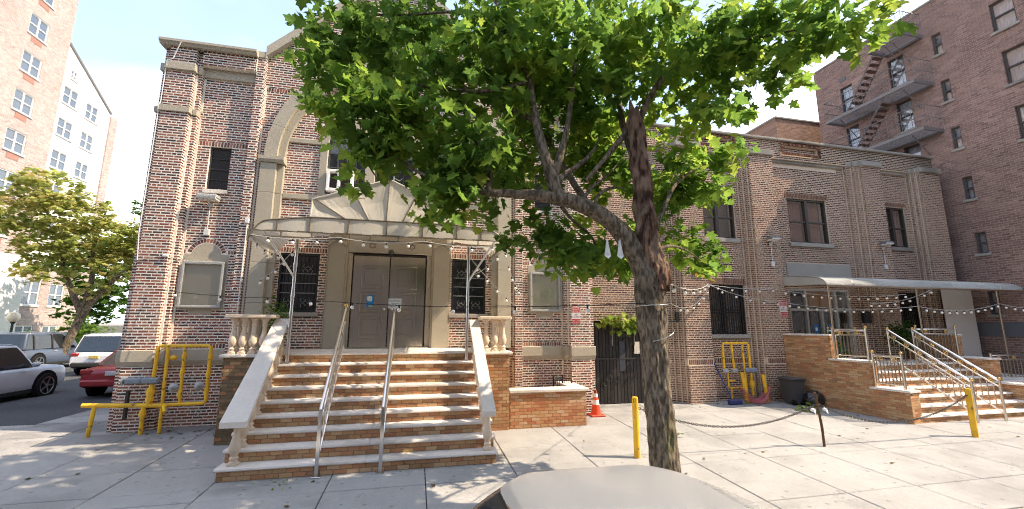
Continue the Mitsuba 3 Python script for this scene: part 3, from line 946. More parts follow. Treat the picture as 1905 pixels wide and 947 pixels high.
# wing roofs sloping up to the wall and the gabled middle
for a, b in ((CXL, -2.02), (.75, CXR)):
    q = np.linspace(a, b, 12)
    m = MB()
    for i in range(11):
        m.quad((q[i], CF, cz(q[i])), (q[i + 1], CF, cz(q[i + 1])), (q[i + 1], YT + .1, cz(q[i + 1]) + .02), (q[i], YT + .1, cz(q[i]) + .02))
    put('wing_roof', m, 'fabric', can)
pl, pr, ap = (-2.02, 4.53), (.75, 4.45), (-.61, 5.04)
m = MB()
for (x0, z0_), (x1, z1_) in ((pl, ap), (ap, pr)):
    m.quad((x0, CF + .03, z0_), (x1, CF + .03, z1_), (x1, YR - .05, z1_), (x0, YR - .05, z0_))
m.quad((pl[0], CF + .03, zf), (pl[0], CF + .03, pl[1]), (pl[0], YR - .05, pl[1]), (pl[0], YR - .05, zf))
m.quad((pr[0], CF + .03, zf), (pr[0], CF + .03, pr[1]), (pr[0], YR - .05, pr[1]), (pr[0], YR - .05, zf))
put('gable_roof', m, 'fabric', can)
lo = [-2.02, -1.39, -.96, -.63, -.32, .11, .75]
hi = [pl, (-1.98, 4.545), (-1.30, 4.79), ap, (-.05, 4.80), (.40, 4.60), pr]
for i in range(6):
    m = MB()
    for j in range(6):
        s0, s1 = j / 6, (j + 1) / 6
        g = lambda s, k: (lo[i] + (lo[i + 1] - lo[i]) * s, CF - .02 - .0 * k, zf) if k == 0 else (hi[i][0] + (hi[i + 1][0] - hi[i][0]) * s, CF + .03, hi[i][1] + (hi[i + 1][1] - hi[i][1]) * s)
        mid = lambda s: tuple((np.array(g(s, 0)) + np.array(g(s, 1))) / 2 + [0, .035 * math.sin(math.pi * s) - .0, 0])
        m.quad(g(s0, 0), g(s1, 0), mid(s1), mid(s0))
        m.quad(mid(s0), mid(s1), g(s1, 1), g(s0, 1))
    put('fan_panel', m, 'fabric', can)
fm = MB(FR)
for i in range(1, 6):
    fm.tube([(lo[i], CF - .028, zf), (hi[i][0], CF + .022, hi[i][1])], .011, 6)
ed = MB((.62, .58, .50)).tube([(pl[0], CF, zf), (pl[0], CF + .02, pl[1]), (ap[0], CF + .02, ap[1]), (pr[0], CF + .02, pr[1]), (pr[0], CF, zf)], .02, 8)
put('fan_seams', fm, 'vpaint', can, smooth=True)
put('gable_edge', ed, 'vpaint', can, smooth=40)
for x in (-2.31, 1.05):
    zb = RISE * 8
    y = 8.80
    put('post', MB().tube([(x, y, zb), (x, y, 3.80)], .032, 14), 'chrome', can, smooth=40)
    put('post_base', MB().lathe([(.075, 0), (.075, .02), (.04, .04), (.034, .07)], (x, y, zb), 14), 'chrome', can, smooth=40)
    e = -1 if x < 0 else 1
    put('brace', MB().tube([(x, y, 3.05), (x + e * .5, CF + .1, zb1)], .02, 8), 'chrome', can, smooth=40)
    for zz in (2.1, 2.7, 3.3):
        put('collar', MB().lathe([(.033, -.05), (.040, -.045), (.040, .045), (.033, .05)], (x, y, zz), 12), 'chrome', can, smooth=40)
# ---------------------------------------------------------------- the right brick annex
BROWN = [(0.189, 0.092, 0.066), (0.163, 0.078, 0.058), (0.22, 0.115, 0.082), (0.128, 0.066, 0.053), (0.194, 0.102, 0.075), (0.238, 0.132, 0.092), (0.106, 0.061, 0.051)]
annex = thing('brick_annex', 'two storey brown brick annex with stone capped piers, right of the iron gate', 'building')
BA = Bricks(BROWN, 31, .003)


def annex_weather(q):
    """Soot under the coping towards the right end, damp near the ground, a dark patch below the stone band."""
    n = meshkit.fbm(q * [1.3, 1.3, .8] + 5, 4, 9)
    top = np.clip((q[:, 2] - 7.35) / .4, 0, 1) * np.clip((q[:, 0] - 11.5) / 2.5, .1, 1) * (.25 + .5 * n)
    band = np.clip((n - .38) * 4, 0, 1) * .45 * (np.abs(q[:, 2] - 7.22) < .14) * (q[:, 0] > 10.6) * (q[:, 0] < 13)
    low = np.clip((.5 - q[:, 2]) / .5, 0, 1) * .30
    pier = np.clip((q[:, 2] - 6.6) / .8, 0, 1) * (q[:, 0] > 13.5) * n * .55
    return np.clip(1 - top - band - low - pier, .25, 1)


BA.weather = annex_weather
ma = MB()
YB, YQ = 10.63, 10.33
ka = dict(course=.0605, pitch=.19, joint=.018, jz=.023, header=6)
pink = [.22, .2, .18, .05, .12, .2, .03]
op = {'w1': (8.19, 9.40, 4.76, 6.12), 'w2': (11.38, 12.92, 4.75, 6.20), 'w3': (15.2, 16.25, 4.78, 6.17), 'g1': (8.2, 9.50, 1.92, 3.37), 'g3': (15.37, 16.35, 2.1, 3.27), 'door': (11.08, 13.40, 1.15, 3.30)}
body = sbox(4.45, .05, 17.6, 7.43).difference(unary_union([sbox(a, c, b, d) for a, b, c, d in op.values()] + [sbox(4.6, 0, 6.55, 2.28)]))
sold = {'w1': (6.13, 6.30), 'w2': (6.21, 6.36), 'w3': (6.18, 6.33), 'g1': (3.38, 3.56)}
cut = [sbox(op[k][0] - .1, z0, op[k][1] + .1, z1_) for k, (z0, z1_) in sold.items()] + [sbox(8.05, 1.10, 9.42, 1.27), sbox(9.9, 7.2, 13.5, 7.33), sbox(11.05, 3.66, 13.58, 4.1)]
slab(front(YB), body, .3, ma)
BA.field(front(YB), body.difference(unary_union(cut)), **ka)
for k, (z0, z1_) in sold.items():
    BA.soldiers(front(YB - .004), op[k][0] - .09, op[k][1] + .09, z0, z1_, w=[.1, .1, .2, .0, .2, .4, 0])
BA.soldiers(front(YB), 8.06, 9.42, 1.11, 1.26)
# lighter strip of wall over the gate, a seam away from the rest
# piers with stepped left shoulders
for f0, f1, st, zt, base in ((7.25, 8.05, .1, 7.40, 1), (9.8, 10.65, .1, 7.40, 1), (14.2, 14.98, .2, 7.40, 0), (16.71, 17.62, .1, 7.40, 0)):
    for k in range(3):
        y = YB - .1 * (k + 1)
        a, b = (f0 - st * (2 - k), f0 - st * (1 - k)) if k < 2 else (f0, f1)
        if base and k == 2:
            col_pier(a, b, y, YB, 1.27, zt, right=True, bricks=BA, mm=ma, **ka)
            col_pier(a - .0, b, y - .025, YB, .05, 1.10, right=True, bricks=BA, mm=ma, **ka)
            slab(front(y), sbox(a, 1.10, b, 1.27), .3, ma)
            BA.soldiers(front(y), a + .02, b - .02, 1.11, 1.26)
        else:
            col_pier(a, b, y, y + .1, .05, zt, right=False, bricks=BA, mm=ma, **ka)
    for k in range(3):
        xx = f0 - st * (2 - k) - .017
        put('joint_or_lit_edge', MB().box((xx - .017, xx + .017), (YB - .1 * k - .014, YB - .1 * k + .01), (.1, zt)), 'mortar_beige', annex)
    m = MB()
    m.box((f0 - 2 * st - .03, f0 - st - .002), (YB - .15, YB), (7.40, 7.56), b=.02)
    m.box((f0 - st, f0 - .002), (YB - .25, YB), (7.40, 7.57), b=.02)
    m.box((f0 - .02, f1 + .05), (YQ - .07, YB), (7.40, 7.585), b=.02)
    put('pier_cap', m, 'grey_stone', annex)
    # parapet backing over the pier
for a, b in ((4.45, 7.0), (8.12, 9.56), (10.72, 13.75), (15.05, 16.48)):
    put('stone_band', MB().box((a, b), (YB - .07, YB + .1), (7.33, 7.43), b=.015), 'grey_stone', annex)
YPA = 10.50
par = sbox(4.45, 7.43, 17.65, 8.02)
panels = [(8.10, 9.50), (11.20, 12.75)]
slab(front(YPA), par.difference(unary_union([sbox(a + .09, 7.66, b - .09, 7.88) for a, b in panels])), .3, ma)
slab(front(YPA + .07), sbox(4.5, 7.5, 17.6, 8.0), .2, ma)
BA.field(front(YPA), par.difference(unary_union([sbox(a, 7.57, b, 7.97) for a, b in panels])), **ka)
for a, b in panels:
    fr = front(YPA - .03)
    BA.t = .033
    BA.soldiers(fr, a, b, 7.57, 7.66, pitch=.055)
    BA.soldiers(fr, a, b, 7.88, 7.97, pitch=.055)
    BA.field(fr, sbox(a, 7.66, a + .09, 7.88), course=.055, pitch=.18, joint=.012, header=0, z0=7.66, u0=a)
    BA.field(fr, sbox(b - .09, 7.66, b, 7.88), course=.055, pitch=.18, joint=.012, header=0, z0=7.66, u0=b - .09)
    BA.t = .003
    BA.field(front(YPA + .07), sbox(a + .09, 7.66, b - .09, 7.88), **ka)
xs = [4.45, 6.1, 7.75, 9.4, 11.05, 12.7, 14.35, 16.0, 17.72]
for a, b in zip(xs[:-1], xs[1:]):
    put('coping', MB().box((a + .004, b - .004), (YPA - .09, YPA + .35), (8.02, 8.10), b=.02), 'grey_stone', annex)
put('rear_block', MB((.2, .16, .13)).box((4.5, 17.55), (10.94, 26), (0, 7.9)), 'vmatte', annex)

CURT = (.30, .17, .13)


def sash_window(parent, x0, x1, z0, z1_, y, lights=2, curtain=None, frame=(.05, .04, .036), rail=.48):
    m = MB(frame)
    m.box((x0, x0 + .05), (y, y + .12), (z0, z1_)).box((x1 - .05, x1), (y, y + .12), (z0, z1_)).box((x0 + .05, x1 - .05), (y, y + .12), (z1_ - .06, z1_)).box((x0 + .05, x1 - .05), (y, y + .12), (z0, z0 + .05))
    w = put('sash_window', m, 'vpaint', parent)
    wd = (x1 - x0 - .1)
    for k in range(lights):
        a, b = x0 + .05 + wd * k / lights, x0 + .05 + wd * (k + 1) / lights
        m = MB(frame)
        if k:
            m.box((a - .05, a + .05), (y - .005, y + .1), (z0 + .05, z1_ - .06))
        zm = z0 + (z1_ - z0) * rail
        m.box((a + .05 * (k > 0), b - .05 * (k < lights - 1)), (y + .02, y + .09), (zm - .025, zm + .025))
        put('frame', m, 'vpaint', w)
        put('pane', MB().box((a + .045, b - .045), (y + .055, y + .061), (z0 + .045, z1_ - .055)), 'glass', w)
        if curtain:
            m = MB(curtain)
            n = 40
            q = np.linspace(a + .03, b - .03, n)
            yy = y + .20 + .02 * np.sin(np.arange(n) * 1.3 + k)
            for i in range(n - 1):
                m.quad((q[i], yy[i], z0), (q[i + 1], yy[i + 1], z0), (q[i + 1], yy[i + 1], z1_), (q[i], yy[i], z1_))
            put('curtain', m, 'vmatte', w)
    put('dark_room', MB((.03, .027, .025)).box((x0 - .02, x1 + .02), (y + .29, y + .31), (z0 - .02, z1_ + .02)), 'vmatte', w)
    return w


for k, cur in (('w1', None), ('w2', CURT), ('w3', (.36, .25, .22))):
    a, b, c, d = op[k]
    sash_window(annex, a, b, c, d, YB + .05, 2, cur)
    put('sill', MB().box((a - .08, b + .08), (YB - .06, YB + .1), (c - .13, c - .005), b=.012), 'grey_stone', annex)
for k in ('g1', 'g3'):
    a, b, c, d = op[k]
    w = sash_window(annex, a, b, c, d, YB + .10, 2, None)
    n = int((b - a) / .075)
    for i in range(n):
        x = a + .04 + (b - a - .08) * i / (n - 1)
        put('bar', MB((.018, .017, .018)).box((x - .011, x + .011), (YB + .02, YB + .042), (c + .01, d - .01)), 'vpaint', w)
    put('cross_bar', MB((.018, .017, .018)).box((a, b), (YB + .043, YB + .06), (c + .6, c + .64)).box((a, b), (YB + .043, YB + .06), (d - .16, d - .13)), 'vpaint', w)
    put('sill', MB().box((a - .06, b + .06), (YB - .06, YB + .1), (c - .12, c - .005), b=.012), 'grey_stone', annex)

# glazed entrance and blank sign board
a, b, c, d = op['door']
ALU = (.42, .42, .43)
ent = put('glazed_entrance', MB(ALU).box((a, a + .05), (YB + .02, YB + .12), (c, d)).box((b - .06, b), (YB + .02, YB + .12), (c, d)).box((a + .05, b - .06), (YB + .02, YB + .12), (d - .06, d)).box((a + .05, b - .06), (YB + .02, YB + .12), (2.62, 2.69)), 'vpaint', annex)
ed = [11.08, 11.72, 12.28, 12.86, 13.34]
for x in ed[1:4]:
    put('mullion', MB(ALU).box((x - .035, x + .035), (YB + .01, YB + .11), (c, 2.62 if x == 12.28 else d - .06)), 'vpaint', ent)
for i in range(4):
    p0, p1 = ed[i] + .05, ed[i + 1] - .04
    put('pane', MB().box((p0, p1), (YB + .07, YB + .076), (c + .1, 2.62)), 'glass', ent)
    put('pane', MB().box((p0, p1), (YB + .07, YB + .076), (2.69, d - .06)), 'glass', ent)
    m = MB((.05, .035, .03))
    for j in range(6):
        x = p0 + .03 + (p1 - p0 - .06) * j / 5
        m.box((x - .008, x + .008), (YB + .14, YB + .15), (c + .1, 2.62))
    put('inner_bars', m, 'vpaint', ent)
    if i in (1, 2):
        put('pull_handle', MB().tube([(p1 - .03 if i == 1 else p0 + .03, YB - .03, 1.9), (p1 - .03 if i == 1 else p0 + .03, YB - .03, 2.2)], .012, 8), 'chrome', ent, smooth=40)
        put('blue_sticker', MB((.03, .17, .50)).box((p0 + .20, p0 + .36), (YB + .064, YB + .069), (1.95, 2.22)).box((p0 + .24, p0 + .32), (YB + .062, YB + .064), (2.02, 2.12), (.7, .8, .9)), 'vpaint', ent)
put('lintel_panel', MB((.26, .14, .06)).box((11.72, 12.86), (YB + .10, YB + .11), (2.75, d - .06)), 'vmatte', ent)
put('dark_room', MB((.02, .018, .017)).box((a - .02, b + .02), (YB + .29, YB + .31), (c, d)), 'vmatte', ent)
put('sign_board', MB().box((11.08, 13.55), (YB - .04, YB + .02), (3.67, 4.09), b=.006), 'grey_stone', annex)
put('mortar', ma, 'mortar_beige', annex)
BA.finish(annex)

# ---------------------------------------------------------------- right hand stairs
rstair = thing('side_stairs', 'pale treads on orange brick risers between terraced brick cheeks, at the glazed entrance', 'stairs')
BR = Bricks(ORANGE, 41, .004)
mr = MB()
ry0, rrise = 7.63, .166
for k in range(7):
    y, z1_ = ry0 + .245 * k, rrise * (k + 1)
    z0 = gz(y) if k == 0 else rrise * k
    mr.box((11.15, 15.1), (y, 10.6), (z0 - (.1 if k == 0 else 0), z1_ - .04))
    BR.field(front(y), sbox(11.16, z0, 15.08, z1_ - .04), z0=z1_ - .04 - .0655 * 2, u0=.05 * (k % 3), **ob)
    a = 11.12
    for b in (13.1, 15.1):
        m = MB().prism([(y - .03, z1_ - .028), (y - .02, z1_ - .008), (y - .005, z1_), (y + .28 if k < 6 else 10.62, z1_), (y + .28 if k < 6 else 10.62, z1_ - .04), (y - .02, z1_ - .04)], 'x', a + .002, b - .002)
        put('tread', m, 'stone', rstair)
        a = b
# left cheek, a little askew as built: three terraces
A, B = np.array([10.42, 10.32, 0]), np.array([10.885, 7.57, 0])
Lc = np.linalg.norm(B - A)
uc = (B - A) / Lc
ncl = np.array([uc[1], -uc[0], 0.0])
ncl = ncl if ncl[0] < 0 else -ncl
fc = Frame(A, uc, ncl)
terr = [(0, 1.20, 1.95), (1.20, 2.06, 1.33), (2.06, Lc, .73)]
prof2 = Polygon([(0, -.05), (Lc, -.05), (Lc, .69), (2.06, .69), (2.06, 1.28), (1.20, 1.28), (1.20, 1.91), (0, 1.91)])
slab(fc, prof2, .36, mr)
ko = dict(course=.056, pitch=.20, joint=.006, header=0)
BR.field(fc, Polygon([(0, .08), (Lc, 0), (Lc, .69), (2.06, .69), (2.06, 1.28), (1.20, 1.28), (1.20, 1.91), (0, 1.91)]), **ko)
fe = Frame(B, -ncl, uc)
BR.field(fe, sbox(0, .0, .36, .69), **ko)
BR.field(Frame(A + uc * 2.06, -ncl, uc), sbox(0, .73, .36, 1.28), **ko)
BR.field(Frame(A + uc * 1.2, -ncl, uc), sbox(0, 1.33, .36, 1.91), **ko)
for a, b, z in terr:
    m = MB()
    slab(Frame(A + ncl * .03, uc, ncl), sbox(a - .03 * (a > 0), z - .045, b + (.03 if b == Lc else 0), z), .43, m)
    put('cheek_cap', m, 'stone', rstair)
# right cheek
for (y0, y1, z) in ((9.2, 10.6, 1.95), (8.45, 9.2, 1.33), (7.63, 8.45, .73)):
    mr.box((15.1, 15.46), (y0, y1), (-.05, z - .045))
    BR.field(front(y0), sbox(15.1, .02 if z < 1 else z - .66, 15.46, z - .045), **ko)
    BR.field(Frame((15.1, y1, 0), (0, -1, 0), (-1, 0, 0)), sbox(0, .02, y1 - y0, z - .045), **ko)
    put('cheek_cap', MB().box((15.06, 15.5), (y0 - .03, y1), (z - .045, z), b=.01), 'stone', rstair)
mr.box((15.46, 18.0), (8.5, 10.6), (-.05, .68))
BR.field(front(8.5), sbox(15.46, .05, 18.0, .68), **ko)
put('planter_cap', MB().box((15.5, 18.0), (8.46, 10.6), (.68, .73), b=.01), 'stone', rstair)
put('mortar', mr, 'mortar_brown', rstair)
BR.finish(rstair)

STE = (.60, .55, .48)


def railing(label, p0, p1, h, n, rails, post0=True, post1=True, ball=True, group=None, cat='railing', orn=3, top_r=.02, name='railing', post_ext=0.0, low=None):
    """A run of metal railing from p0 to p1 (points at its foot)."""
    p0, p1 = np.asarray(p0, float), np.asarray(p1, float)
    t = thing(name, label, cat, group)
    for on, p in ((post0, p0), (post1, p1)):
        if on:
            put('post', MB(STE).tube([p - [0, 0, post_ext], p + [0, 0, h + .06]], .03, 8), 'vmetal', t, smooth=40)
            if ball:
                put('finial', MB().ball(p + [0, 0, h + .085], .034, sub=2), 'gold', t, smooth=True)
    for i, (zz, r) in enumerate(rails):
        q0, q1 = p0 + [0, 0, zz], p1 + [0, 0, zz]
        put('rail', MB(STE).tube([q0, q1], r, 8), 'chrome' if i == 0 else 'vmetal', t, smooth=40)
    zt, zb = rails[1][0], rails[-1][0]
    for k in range(n):
        p = p0 + (p1 - p0) * (k + 1) / (n + 1)
        put('spindle', MB(STE).tube([p + [0, 0, zb], p + [0, 0, zt]], .0125, 6), 'vmetal', t, smooth=40)
    zo = (rails[0][0] + rails[1][0]) / 2
    d = (p1 - p0) / np.linalg.norm(p1 - p0)
    for k in range(orn):
        p = p0 + (p1 - p0) * (k + .5) / orn + [0, 0, zo]
        m = MB()
        for e in (-1, 1):
            c = p + d * e * .03
            an = np.linspace(0, 2 * np.pi, 11)
            m.tube([c + d * .026 * math.cos(a_) + np.array([0, 0, .036 * math.sin(a_)]) for a_ in an], .008, 5, caps=False)
        put('ornament', m, 'gold', t, smooth=True)
    return t


def cp(s, z):
    return A + uc * s - ncl * .12 + np.array([0, 0, z])


lv = [(.74, .028), (.62, .015), (.10, .015)]
railing('railing with gold ornaments on the middle terrace of the left brick cheek', cp(1.26, 1.33), cp(2.02, 1.33), .72, 8, lv, group=None, orn=2)
railing('lowest railing with gold ornaments, on the bottom terrace of the left brick cheek', cp(2.10, .73), cp(Lc - .12, .73), .74, 7, lv, orn=2)
for n, x in enumerate((12.56, 13.45)):
    f0, f1 = np.array([x, 7.42, gz(7.42)]), np.array([x, 9.06, rrise * 7])
    railing(('nearer' if n == 0 else 'farther') + ' of the two sloping steel handrails on the side stairs', f0, f1, .86, 13, [(.90, .03), (.74, .018), (.16, .018)], group='sloping handrails of the side stairs', orn=6, name='side_handrail', cat='handrail')
    # feet reach the pavement
railing('level railing across the landing between handrail and brick wall, seen behind the stairs', (11.55, 9.9, 1.165), (12.5, 9.9, 1.165), .86, 8, [(.86, .02), (.74, .012), (.1, .012)], orn=2)
railing('railing at the right side of the landing beyond the round bush', (13.7, 9.15, 1.165), (15.2, 9.15, 1.165), .92, 12, [(.92, .02), (.80, .012), (.1, .012)], orn=2)
railing('railing on the low brick planter at the right edge of the photo', (15.3, 8.52, .73), (17.6, 8.52, .73), .66, 16, [(.66, .02), (.54, .012), (.08, .012)], orn=4, ball=False)

# ---------------------------------------------------------------- side canopy
sc = thing('side_canopy', 'weathered grey fabric canopy with rounded edge on thin posts, over the side stairs', 'canopy')
CY, CX0, CX1 = 9.0, 10.62, 18.0
pr_ = [(YB - .02, 3.66), (10.0, 3.60), (9.5, 3.53), (9.2, 3.47), (9.06, 3.40), (CY, 3.31), (CY, 3.25)]
seg = np.linspace(CX0, CX1, 9)
for i in range(8):
    n = 6
    q = np.linspace(seg[i] + .004, seg[i + 1] - .004, n)
    m = MB()
    for j in range(n - 1):
        for (y0, z0), (y1, z1_) in zip(pr_[:-1], pr_[1:]):
            s0, s1 = -.025 * math.sin(math.pi * j / (n - 1)), -.025 * math.sin(math.pi * (j + 1) / (n - 1))
            m.quad((q[j], y0, z0 + s0), (q[j + 1], y0, z0 + s1), (q[j + 1], y1, z1_ + s1), (q[j], y1, z1_ + s0))
    put('roof_panel', m, 'grey_fabric', sc)
    put('rib', MB((.45, .43, .38)).tube([(seg[i], y, z - .015) for y, z in pr_], .014, 6), 'vmetal', sc, smooth=True)
put('end_panel', MB((.45, .43, .39)).prism([(YB - .02, 3.64), (10.0, 3.58), (9.5, 3.51), (9.2, 3.45), (9.06, 3.38), (CY + .01, 3.26), (YB - .02, 3.36)], 'x', CX0 - .008, CX0), 'grey_fabric', sc)
put('front_beam', MB((.50, .40, .30)).box((CX0, CX1), (CY - .02, CY + .02), (3.21, 3.25)), 'vmetal', sc)
put('rear_beam', MB((.40, .36, .30)).box((CX0, CX1), (10.55, 10.6), (3.56, 3.60)), 'vmetal', sc)
for x, zb in ((10.66, 1.33), (13.72, 1.16), (16.85, .73)):
    put('post', MB((.55, .46, .36)).tube([(x, CY, zb), (x, CY, 3.22)], .026, 10), 'vmetal', sc, smooth=40)
put('curtain_panel', MB((.62, .58, .53)).box((16.62, 17.95), (10.20, 10.215), (.75, 3.36)), 'vmatte', sc, label='plain pale sheet hanging under the canopy beside the barred window')

# ---------------------------------------------------------------- tall apartment house on the right, with its fire escape
TX = 18.2
tower = thing('apartment_house', 'tall dark red brick apartment house at the right, carrying a fire escape', 'building')
wins = [(9.92, 10.20, 11.95, 12.75), (9.90, 10.17, 10.09, 10.90), (9.86, 10.12, 8.28, 9.07), (9.79, 10.06, 6.43, 7.22), (9.71, 10.0, 4.55, 5.26), (9.66, 9.95, 2.55, 3.3),
        (8.02, 8.60, 11.70, 12.72), (7.98, 8.52, 9.80, 10.95), (7.93, 8.48, 7.92, 9.02), (13.15, 13.68, 11.5, 12.65), (11.15, 11.71, 11.5, 12.70), (13.1, 13.64, 9.6, 10.73), (11.12, 11.65, 9.62, 10.82), (13.1, 13.6, 7.7, 8.9), (11.08, 11.62, 7.75, 8.98)]
ft = Frame((TX, 0, 0), (0, 1, 0), (-1, 0, 0))
wp = sbox(7.3, -.3, 14.8, 14.06).difference(unary_union([sbox(*[q[0], q[2], q[1], q[3]]) for q in wins]))
m = MB()
slab(ft, wp, .35, m)
put('side_wall', m, 'tower_brick', tower)
put('rear_block', MB((.2, .12, .1)).box((TX + .36, TX + 14), (7.3, 14.8), (-.3, 14.0)), 'vmatte', tower)
put('parapet_coping', MB().box((TX - .04, TX + .4), (7.26, 14.84), (14.06, 14.15), b=.02), 'grey_stone', tower)
rt = np.random.default_rng(3)
for (y0, y1, z0, z1_) in wins:
    big = (z1_ - z0) > .95
    fr = (.05, .042, .04) if y0 < 9 or y0 > 10.5 else (.075, .07, .07)
    m = MB(fr)
    e = .05
    for q in ((y0, y0 + e, z0, z1_), (y1 - e, y1, z0, z1_), (y0 + e, y1 - e, z1_ - e, z1_), (y0 + e, y1 - e, z0, z0 + e), (y0 + e, y1 - e, (z0 + z1_) / 2 - .025, (z0 + z1_) / 2 + .025)):
        m.box((TX + .06, TX + .14), (q[0], q[1]), (q[2], q[3]))
    w = put('window', m, 'vpaint', tower)
    put('pane', MB().box((TX + .10, TX + .105), (y0 + e, y1 - e), (z0 + e, (z0 + z1_) / 2 - .025)), 'glass', w)
    put('pane', MB().box((TX + .09, TX + .095), (y0 + e, y1 - e), ((z0 + z1_) / 2 + .025, z1_ - e)), 'glass', w)
    c = np.array([.50, .52, .58]) * rt.uniform(.5, 1.0)
    q = np.linspace(y0, y1, 26)
    m = MB(c)
    for i in range(25):
        m.quad((TX + .20 + .012 * math.sin(i * 1.9), q[i], z0), (TX + .20 + .012 * math.sin(i * 1.9 + 1.9), q[i + 1], z0), (TX + .20 + .012 * math.sin(i * 1.9 + 1.9), q[i + 1], z1_), (TX + .20 + .012 * math.sin(i * 1.9), q[i], z1_))
    put('blind', m, 'vmatte', w)
    put('sill', MB().box((TX - .06, TX + .06), (y0 - .06, y1 + .06), (z0 - .09, z0 - .004), b=.01), 'grey_stone', tower)
put('air_grille', MB((.10, .11, .11)).box((TX - .02, TX + .02), (13.35, 13.65), (12.95, 13.12)), 'vpaint', tower)
put('grey_render', MB((.14, .145, .16)).box((TX - .02, TX), (7.3, 10.6), (1.85, 2.3)), 'vmatte', tower)

fe_ = thing('fire_escape', 'grey iron fire escape zigzagging up the side of the tall apartment house', 'fire escape')
IR = (.19, .17, .165)
plat = [(10.35, 13.75, 10.95), (10.3, 13.7, 9.10), (10.45, 11.7, 12.95)]
for (y0, y1, z) in plat:
    m = MB(IR)
    for k in range(9):
        x = TX - .95 + .105 * k
        m.box((x, x + .022), (y0, y1), (z - .015, z + .015))
    m.box((TX - .97, TX - .94), (y0, y1), (z - .07, z + .05)).box((TX - .05, TX - .02), (y0, y1), (z - .07, z + .05))
    m.box((TX - .97, TX), (y0, y0 + .04), (z - .07, z + .05)).box((TX - .97, TX), (y1 - .04, y1), (z - .07, z + .05))
    p = put('platform', m, 'vpaint', fe_)
    m = MB(IR)
    for zz in (.45, .9):
        m.tube([(TX, y0, z + zz), (TX - .95, y0, z + zz), (TX - .95, y1, z + zz), (TX, y1, z + zz)], .016, 6)
    n = int((y1 - y0) / .16)
    for k in range(n + 1):
        y = y0 + (y1 - y0) * k / n
        m.tube([(TX - .95, y, z), (TX - .95, y, z + .9)], .009, 4)
    for k in range(6):
        for y in (y0, y1):
            m.tube([(TX - .16 * k, y, z), (TX - .16 * k, y, z + .9)], .009, 4)
    put('guard_rail', m, 'vpaint', p, smooth=True)
    for y in (y0 + .5, y1 - .5):
        put('bracket', MB(IR).tube([(TX, y, z - .75), (TX - .75, y, z - .05)], .022, 6), 'vpaint', fe_, smooth=40)
for (ya, za, yb, zb) in ((11.55, 12.95, 12.95, 10.97), (11.5, 10.92, 12.9, 9.12), (12.2, 9.05, 11.2, 7.3)):
    L = np.array([0, yb - ya, zb - za])
    m = MB(IR)
    for x in (TX - .80, TX - .32):
        m.tube([(x, ya, za), (x, yb, zb)], .035, 4)
    fl = put('flight', m, 'vpaint', fe_, smooth=40)
    n = 10
    for k in range(1, n):
        y, z = ya + (yb - ya) * k / n, za + (zb - za) * k / n
        put('step', MB((.15, .09, .07)).box((TX - .78, TX - .34), (y - .09, y + .09), (z - .015, z + .015)), 'vpaint', fl)

row = thing('row_house', 'brick row houses behind the camera, seen only mirrored in panes', 'building')
put('wall', MB((.30, .24, .20)).box((-60, 70), (-26, -17), (-.4, 17)), 'vmatte', row)
rb = thing('rooftop_bulkhead', 'low brown brick block rising behind the annex parapet, left of the fire escape', 'building')
put('wall', MB().box((16.97, 20.73), (16.0, 22), (7.5, 12.30)), 'rear_brick', rb)
put('coping', MB().box((16.93, 20.73), (15.95, 22.04), (12.30, 12.40), b=.02), 'grey_stone', rb)
# ---------------------------------------------------------------- the street tree (maple)
tree = thing('street_tree', 'large maple street tree with broken decaying stem, spreading over the pavement before the hall', 'tree')


def rough_tube(pts, r, sides, amp, seed, ridges=0.0, step=.07):
    """A limb with an uneven, ridged surface; returns an MB."""
    p = np.asarray(pts, float)
    r = np.asarray(r, float)
    s = np.concatenate([[0], np.cumsum(np.linalg.norm(np.diff(p, axis=0), axis=1))])
    from scipy.interpolate import PchipInterpolator
    q = np.linspace(0, s[-1], max(5, int(s[-1] / step)))
    m = MB().tube(PchipInterpolator(s, p)(q), PchipInterpolator(s, r)(q), sides)
    v, f, _ = m.arrays()
    k = len(q)
    ax = np.repeat(PchipInterpolator(s, p)(q), sides, 0)
    rr = np.repeat(PchipInterpolator(s, r)(q), sides)
    d = v[:k * sides] - ax
    d /= np.linalg.norm(d, axis=1, keepdims=True) + 1e-9
    n = meshkit.fbm(v[:k * sides] * np.array([5, 5, 2.2]) + seed, 4, seed) - .5
    g = meshkit.fbm(v[:k * sides] * np.array([24, 24, 3.5]) + seed, 3, seed + 5) - .5
    v[:k * sides] += d * (rr * (n * amp * 2) + g * ridges)[:, None]
    return MB().mesh(v, f)


